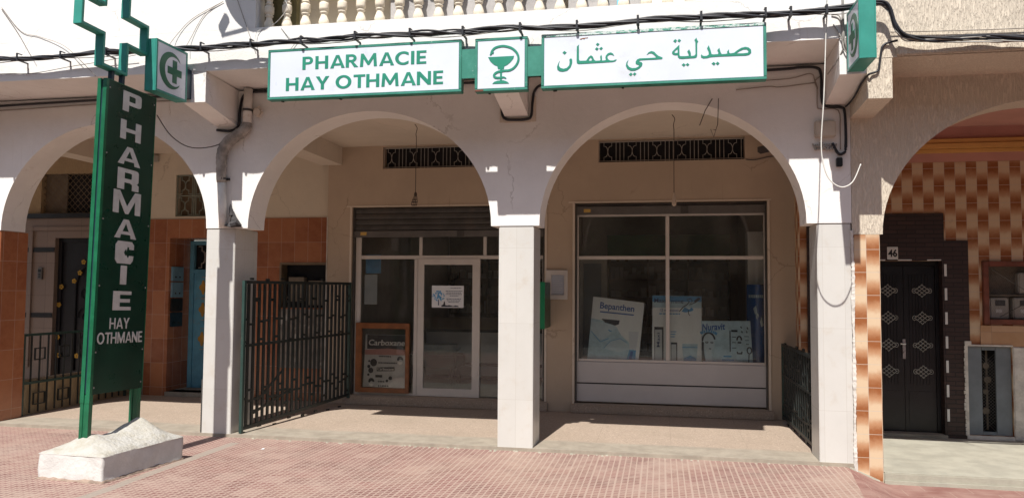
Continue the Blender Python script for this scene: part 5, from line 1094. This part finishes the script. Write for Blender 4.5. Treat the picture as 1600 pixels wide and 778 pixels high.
def textP(t, s, mat, box, f, k, bold=0., fn=P):
    c = lambda u, v, d: f(*fn(u, v), d-.0012*k); return text('lettering', s, mat, t, box, c, .0009, bold)
textP(t, 'Bepanthen', 'poster_blue', (.15, .82, .795, .93), f, 1, .02)
art(t, f, 'underline', 'poster_blue', par([(.16, .765), (.82, .765), (.82, .785), (.16, .785)]), 1)
art(t, f, 'picture_ground', 'poster_pale_blue', par([(.0, .0), (.98, .0), (.86, .26), (.62, .42), (.5, .56), (.34, .63), (.0, .66)]), 1)
art(t, f, 'dark_hair', 'poster_dark', par([(.2, .665), (.56, .665), (.55, .60), (.48, .575), (.40, .59), (.28, .61)]), 2)
art(t, f, 'face', 'poster_face', par([(.02, .61), (.25, .61), (.45, .575), (.52, .55), (.42, .48), (.40, .42), (.25, .33), (.15, .36), (.02, .46)]), 3)
art(t, f, 'baby', 'poster_face', par([(.3, .2), (.42, .32), (.6, .37), (.75, .30), (.80, .2), (.6, .14)]), 2)
m = MB(); 
stroke(m, par([(.02, .46), (.15, .36), (.22, .30), (.3, .33), (.38, .36)]), .008, f, -.0062, -.005); stroke(m, par([(.3, .2), (.42, .32), (.6, .37), (.75, .30)]), .006, f, -.0062, -.005); stroke(m, par([(.36, .5), (.40, .475), (.42, .49)]), .014, f, -.0062, -.005)
m.build('drawn_line', 'poster_sky', t)
art(t, f, 'tube', 'paper', par([(.75, .5), (.95, .5), (.93, .2), (.80, .2)]), 3); art(t, f, 'tube_cap', 'poster_sky', par([(.76, .0), (.93, .0), (.93, .19), (.80, .19)]), 3); art(t, f, 'tube_band', 'poster_blue', par([(.80, .02), (.86, .02), (.88, .17), (.83, .17)]), 4)
t, f = board('display_board', 'upright white board with a sky blue top edge and dancing figure behind the window bar', [(1.345, .706), (1.985, .706), (1.989, 1.574), (1.352, 1.583)], 2.59, 'poster_white')
art(t, f, 'blue_top', 'poster_sky', [(1.353, 1.50), (1.988, 1.50), (1.988, 1.572), (1.353, 1.58)], 1); art(t, f, 'blue_fade', 'poster_pale_blue', [(1.353, 1.42), (1.988, 1.42), (1.988, 1.499), (1.353, 1.499)], 1)
text('lettering', 'Maxi', 'poster_navy', t, (1.375, 1.53, 1.485, 1.545), lambda u, v, d: f(u, v, d-.003), .0009, .008); text('lettering', 'mine', 'poster_navy', t, (1.60, 1.755, 1.478, 1.535), lambda u, v, d: f(u, v, d-.003), .0009, .008)
text('lettering', '12 vitamines', 'poster_blue', t, (1.45, 1.69, 1.37, 1.405), lambda u, v, d: f(u, v, d-.0012), .0009, .01)
m = MB()
for k in range(1): 
    x = 1.44
    while x < 1.71: w_ = rnd.uniform(.02, .04); stroke(m, [(x, 1.34), (x+w_, 1.34)], .016, f, -.0016, -.0007); x += w_+.008
for k in range(3): stroke(m, [(1.585, 1.105-.033*k), (1.66-.01*k, 1.105-.033*k)], .012, f, -.0016, -.0007)
m.build('small_writing', 'poster_sky', t)
art(t, f, 'figure_dress', 'poster_sky', [(1.73, 1.37), (1.77, 1.43), (1.83, 1.40), (1.86, 1.43), (1.885, 1.40), (1.87, 1.38), (1.83, 1.37), (1.78, 1.36)], 2)
m = MB(); stroke(m, [(1.70, 1.37), (1.75, 1.43), (1.80, 1.46), (1.83, 1.5), (1.80, 1.53), (1.85, 1.545), (1.87, 1.51), (1.83, 1.46), (1.90, 1.49), (1.95, 1.535)], .012, f, -.0044, -.0034); stroke(m, [(1.82, 1.39), (1.82, 1.34), (1.84, 1.32)], .01, f, -.0044, -.0034); stroke(m, [(1.90, 1.50), (1.965, 1.55)], .035, f, -.0045, -.0035)
m.build('figure_drawing', 'poster_dark', t)
art(t, f, 'product_box', 'poster_dark', [(1.375, .715), (1.495, .715), (1.495, 1.165), (1.375, 1.165)], 1); art(t, f, 'product_side', 'poster_grey', [(1.383, .722), (1.475, .722), (1.475, 1.13), (1.383, 1.13)], 2)
c_ = lambda u, v, d: f(1.445-v, u, d-.0036); text('lettering', 'Maxi', 'poster_navy', t, (.90, 1.09, 0, .04), c_, .0009, .01)
art(t, f, 'product_box', 'poster_dark', [(1.59, .715), (1.672, .715), (1.672, .965), (1.59, .965)], 1); art(t, f, 'product_side', 'poster_grey', [(1.596, .722), (1.658, .722), (1.658, .94), (1.596, .94)], 2)
art(t, f, 'water_glass', 'poster_pale_blue', [(1.75, .725), (1.92, .725), (1.935, .95), (1.735, .95)], 1); art(t, f, 'water', 'poster_sky', [(1.755, .73), (1.915, .73), (1.918, .76), (1.84, .80), (1.752, .76)], 2); art(t, f, 'rim', 'poster_sky', [(1.737, .90), (1.933, .90), (1.934, .91), (1.736, .91)], 2)
t, f = board('display_board', 'wide low white board reading Nuravit with a young face and medicine drawings', [(2.017, .704), (2.628, .694), (2.601, 1.262), (1.979, 1.252)], 2.57, 'poster_pale_blue')
text('lettering', 'Nuravit', 'poster_blue', t, (1.99, 2.285, 1.125, 1.215), lambda u, v, d: f(u, v+(u-2.0)*.06, d-.0012), .0009, .025, .1)
art(t, f, 'face', 'poster_face', arc(2.075, .965, .075, .115, 0, 345, 22), 1); art(t, f, 'neck', 'poster_face', [(2.03, .71), (2.12, .71), (2.11, .86), (2.04, .86)], 1)
m = MB(); stroke(m, arc(2.075, .985, .08, .115, 15, 175, 12), .022, f, -.0036, -.0024); stroke(m, [(2.0, .98), (1.998, .88), (2.01, .78), (2.02, .71)], .03, f, -.0036, -.0024)
for x in (2.05, 2.115): stroke(m, arc(x, .975, .016, .009, 0, 340, 10), .008, f, -.0036, -.0024, True)
stroke(m, [(2.075, .895), (2.105, .893)], .012, f, -.0036, -.0024); stroke(m, [(2.36, 1.13), (2.44, 1.13)], .026, f, -.0036, -.0024); stroke(m, [(2.345, .86), (2.345, 1.13)], .014, f, -.0036, -.0024)
stroke(m, arc(2.46, 1.01, .028, .05, 0, 180, 8), .02, f, -.0036, -.0024); stroke(m, [(2.435, .865), (2.435, .84), (2.49, .84), (2.49, .865)], .02, f, -.0036, -.0024); stroke(m, [(2.44, .98), (2.485, .98)], .02, f, -.0036, -.0024)
for k in range(3): stroke(m, [(2.37, 1.05-.07*k), (2.42, 1.05-.07*k)], .009, f, -.0036, -.0024)
for k in range(3): stroke(m, [(2.52+.012*k, 1.06-.05*k), (2.58, 1.06-.05*k)], .008, f, -.0036, -.0024)
stroke(m, arc(2.585, .88, .028, .04, 0, 340, 10), .016, f, -.0036, -.0024, True); stroke(m, [(2.58, .83), (2.575, .73)], .012, f, -.0036, -.0024)
for x, z in ((2.48, 1.19), (2.56, 1.18), (2.49, 1.13), (2.55, 1.13)): stroke(m, [(x, z), (x+.01, z-.025)], .014, f, -.0036, -.0024)
m.build('drawing', 'poster_dark', t)
m = MB()
for k in range(9): a = .35+.28*k; stroke(m, [(2.07+.1*math.cos(a), 1.06+.04*math.sin(a)), (2.07+.115*math.cos(a), 1.09+.045*math.sin(a))], .02, f, -.0036, -.0024)
stroke(m, [(2.26, .80), (2.36, .80)], .02, f, -.0036, -.0024); stroke(m, [(2.24, .755), (2.39, .755)], .014, f, -.0036, -.0024)
m.build('blue_drawing', 'poster_sky', t)
# blue curved stand at the right end of the window
t = thing('blue_stand', 'dark blue curved display stand with a pale figure at the right end of the window', 'display stand', (2.75, 2.8, .7))
m = MB(); pr = [(2.60+.04*math.cos(a*.3), 0) for a in range(2)]; n = 14
cur = [(2.585+.28*i/n, 2.85-.16*math.sin(math.pi*i/n)) for i in range(n+1)]
A = [[m.bm.verts.new((x, y+o, z)) for x, y in cur] for o in (0, .01) for z in (.702, 1.735)]
for i in range(n):
    for a, b in ((0, 1), (2, 3), (0, 2), (1, 3)): m.bm.faces.new((A[a][i], A[a][i+1], A[b][i+1], A[b][i]))
for i in (0, n): m.bm.faces.new((A[0][i], A[1][i], A[3][i], A[2][i]))
o = m.build('column', 'stand_blue', t, smooth=False)
cf = lambda u, v, d: (2.585+.28*u, 2.85-.16*math.sin(math.pi*u)-.003+d, v)
m = MB()
for k in range(7): m.prism([(.08+.09*k, 1.56+.004*(k % 2)), (.15+.09*k, 1.56), (.15+.09*k, 1.60), (.08+.09*k, 1.60)], cf, -.002, .001)
m.build('title_writing', 'poster_pale_blue', o); m = MB()
m.prism([(.25, 1.42), (.36, 1.46), (.42, 1.36), (.62, 1.30), (.70, 1.20), (.60, 1.18), (.40, 1.28), (.30, 1.36)], cf, -.002, .001); m.build('figure', 'poster_pale_blue', o)

# ================================================================== INSIDE THE SHOP
t = thing('shop_counter', 'long white shop counter with dark lines seen through the glass door', 'counter', (-1.4, 4.8, .15))
MB().box(-2.4, -.1, 4.6, 5.2, .22, .93).build('front', 'counter_white', t); bx('plinth', 'dark_void', t, -2.38, -.12, 4.64, 5.2, .151, .219); bx('top', 'shop_wood', t, -2.42, -.08, 4.54, 5.22, .98, 1.17); m = MB(); m.box(-2.4, -.1, 4.61, 5.2, .931, .979); m.box(-2.401, -.099, 4.596, 4.6, .38, .43); m.build('dark_line', 'black', t)
t = thing('stand_in_seat', 'made-up low seat with pale cushion standing in for a reflection in the glass', 'seat', (-1.9, 3.9, .15))  # seat added in place of a pale reflection in the door glass
bx('seat_base', 'shop_wood', t, -2.5, -1.65, 3.7, 4.3, .42, .62, bevel=.02); MB().box(-2.3, -1.7, 3.72, 4.25, .622, .76).build('cushion', 'cushion', t, bevel=.05, smooth=True)
for x in (-2.42, -1.76):
    for y in (3.76, 4.2): bx('leg', 'cabinet_back', t, x, x+.05, y, y+.05, .151, .419)
for x0, lab, mt in ((.4, 'dark shelf unit with a green band, seen deep inside through the window', 'shop_green'), (-2.9, 'dark shelf unit behind the counter', 'shop_wood')):
    t = thing('shelf_unit', lab, 'shelf', (x0+1, 7.8, .15), 'shelf units in the dark shop')
    m = MB(); m.box(x0, x0+2.4, 8.1, 8.15, .151, 2.5)
    for k in range(6): m.box(x0, x0+2.4, 7.8, 8.1, .4+.36*k, .425+.36*k)
    for k in range(4): m.box(x0+.79*k, x0+.79*k+.03, 7.79, 8.1, .151, 2.5)
    m.build('carcass', 'shop_wood', t); bx('fascia', mt, t, x0, x0+2.4, 7.77, 7.79, 2.3, 2.75)
    m = MB()
    for k in range(6):
        x = x0+.06
        while x < x0+2.3:
            w_ = rnd.uniform(.05, .13); hh = rnd.uniform(.1, .26); m.box(x, x+w_*.9, 7.86, 8.0, .426+.36*k, .426+.36*k+hh); x += w_+rnd.choice((0, 0, .06))
    m.build('packets', 'meter_grey', t)
t = thing('inner_door', 'pale inner door frame at the left edge of the window', 'door', (.45, 3.4, .15))
m = MB(); m.box(.30, .36, 3.3, 3.36, .151, 2.1); m.box(.62, .70, 3.3, 3.36, .151, 2.1); m.box(.36, .62, 3.3, 3.36, 2.03, 2.1); m.build('frame', 'meter_grey', t); bx('leaf', 'grey_door', t, .362, .618, 3.32, 3.35, .151, 2.028)
bx('white_column', 'counter_white', B, 2.62, 2.92, 3.0, 3.3, .151, 2.45)
tag(bx('hanging_leaflet', 'poster_sky', None, -2.68, -2.45, 2.56, 2.563, 1.86, 2.13), 'blue leaflet hung inside the upper left pane by the glass door', 'leaflet'); tag(bx('hanging_leaflet', 'poster_grey', None, -2.69, -2.50, 2.552, 2.556, 1.42, 1.845), 'pale leaflet hung below the blue one by the glass door', 'leaflet')

# ================================================================== BALCONY THINGS, NUMBER PLATE, DISH
t = thing('cloth_sheet', 'grey weathered cloth sheet tied behind the balcony balusters', 'sheet', (.4, -.47, 4.333))
m = MB(); nx_ = 120; cols_ = []
for i in range(nx_+1):
    x = -1.26+3.50*i/nx_; g_ = .012*math.sin(x*23)+.008*math.sin(x*61+1)+.01*math.sin(x*7)
    cols_.append([m.bm.verts.new((x, -.44+g_*(.5+.5*math.sin(z*9+x*3)), z-(.01*math.sin(x*31) if z < 4.4 else 0))) for z in (4.345, 4.45, 4.6, 4.8, 5.0)])
for i in range(nx_):
    if i in (23, 24, 60, 61, 62): continue
    for j in range(4): m.bm.faces.new((cols_[i][j], cols_[i+1][j], cols_[i+1][j+1], cols_[i][j+1]))
m.build('sheet', 'sheet_grey', t, smooth=True)
tag(MB().box(1.055, 1.125, -.50, -.495, 4.336, 4.9).build('blue_board', 'sheet_blue', None), 'narrow sky blue board wedged between two balusters', 'board')
t = thing('carton', 'pale printed carton behind the right balusters', 'carton', (1.6, -.49, 4.333)); bx('side', 'poster_white', t, 1.30, 1.92, -.485, -.47, 4.336, 4.9)
text('lettering', 'CHI', 'poster_dark', t, (0, .10, 0, .035), lambda u, v, d: (1.60-v, -.4855+d, 4.42+u), .002)
m = MB(); m.prism([(1.75+.05*math.cos(R(30*i))*(1+.3*(i % 2)), 4.47+.04*math.sin(R(30*i))) for i in range(12)], XZ(-.4875), 0, .002); m.build('dark_print', 'poster_dark', t)
t = thing('house_number_plate', 'white plate with the number 46 on dark bricks above the black door', 'number plate', (4.16, 1.975, 2.03))
bx('plate', 'trim_white', t, 4.102, 4.222, 1.968, 1.978, 2.035, 2.185, bevel=.003); text('number', '46', 'black', t, (4.112, 4.212, 2.065, 2.155), XZ(1.968), .004, .03)
m = MB(); m.box(4.112, 4.212, 1.9665, 1.968, 2.165, 2.175); m.box(4.112, 4.212, 1.9665, 1.968, 2.043, 2.052); m.build('small_band', 'poster_grey', t)
# satellite dish above the picture, its shadow falls on the white wall
t = thing('satellite_dish', 'round satellite dish on the upper white wall casting a shadow left of the balcony', 'satellite dish', (-3.0, -.66, 5.2))
m = MB(); rings = []
ax = Vector((-.2, -.92, .35)).normalized(); e1 = Vector((1, 0, 0)); e1 = (e1-ax*e1.dot(ax)).normalized(); e2 = ax.cross(e1); cc = Vector((-2.73, -1.05, 5.46))
for i in range(9):
    r_ = .36*i/8; rings.append([m.bm.verts.new(cc+ax*(.1*(i/8)**2-.05)+(e1*math.cos(a)+e2*math.sin(a))*max(r_, .004)) for a in (2*math.pi*k/32 for k in range(32))])
for A, Bq in zip(rings, rings[1:]):
    for k in range(32): m.bm.faces.new((A[k], A[(k+1) % 32], Bq[(k+1) % 32], Bq[k]))
m.build('reflector', 'dish', t, smooth=True)
MB().tube([tuple(cc-ax*.05), (-2.75, -.75, 5.4), (-2.75, -.652, 5.4)], .025, 8).build('mast', 'steel_bar', t); m = MB(); m.tube([tuple(cc-e2*.36), (-3.10, -1.42, 5.42)], .014, 6); m.tube([(-3.12, -1.44, 5.52), (-3.06, -1.36, 5.50)], .045, 8); m.tube([(-3.10, -1.42, 5.42), (-3.11, -1.43, 5.5)], .02, 6); m.build('feed_arm', 'steel_bar', t)
# small litter on the pavement
for x, y, lab in ((-2.55, -.52, 'small pale paper scrap on the pavement by the left pillar'),):
    m = MB().hexa([(x, y, .004), (x+.03, y+.006, .006), (x+.03, y+.02, .012), (x+.005, y+.03, .008)], [(x, y, .006), (x+.03, y+.006, .008), (x+.03, y+.02, .014), (x+.005, y+.03, .010)])
    tag(m.build('paper_scrap', 'paper', None), lab, 'litter')
m = MB()
for i in range(60):
    x = rnd.uniform(-3.2, 3.0); y = rnd.uniform(-.06, -.004); s = rnd.uniform(.005, .018); z = 0
    m.hexa([(x-s, y-s, -.002), (x+s, y-s*.7, -.002), (x+s*.8, y+s, -.002), (x-s, y+s*.6, -.002)], [(x-s*.5, y-s*.5, s*.7), (x+s*.5, y-s*.4, s*.8), (x+s*.4, y+s*.5, s*.6), (x-s*.5, y+s*.4, s*.7)])
m.build('rubble', 'pale_cement', kind='stuff', base=(0, 0, 0))
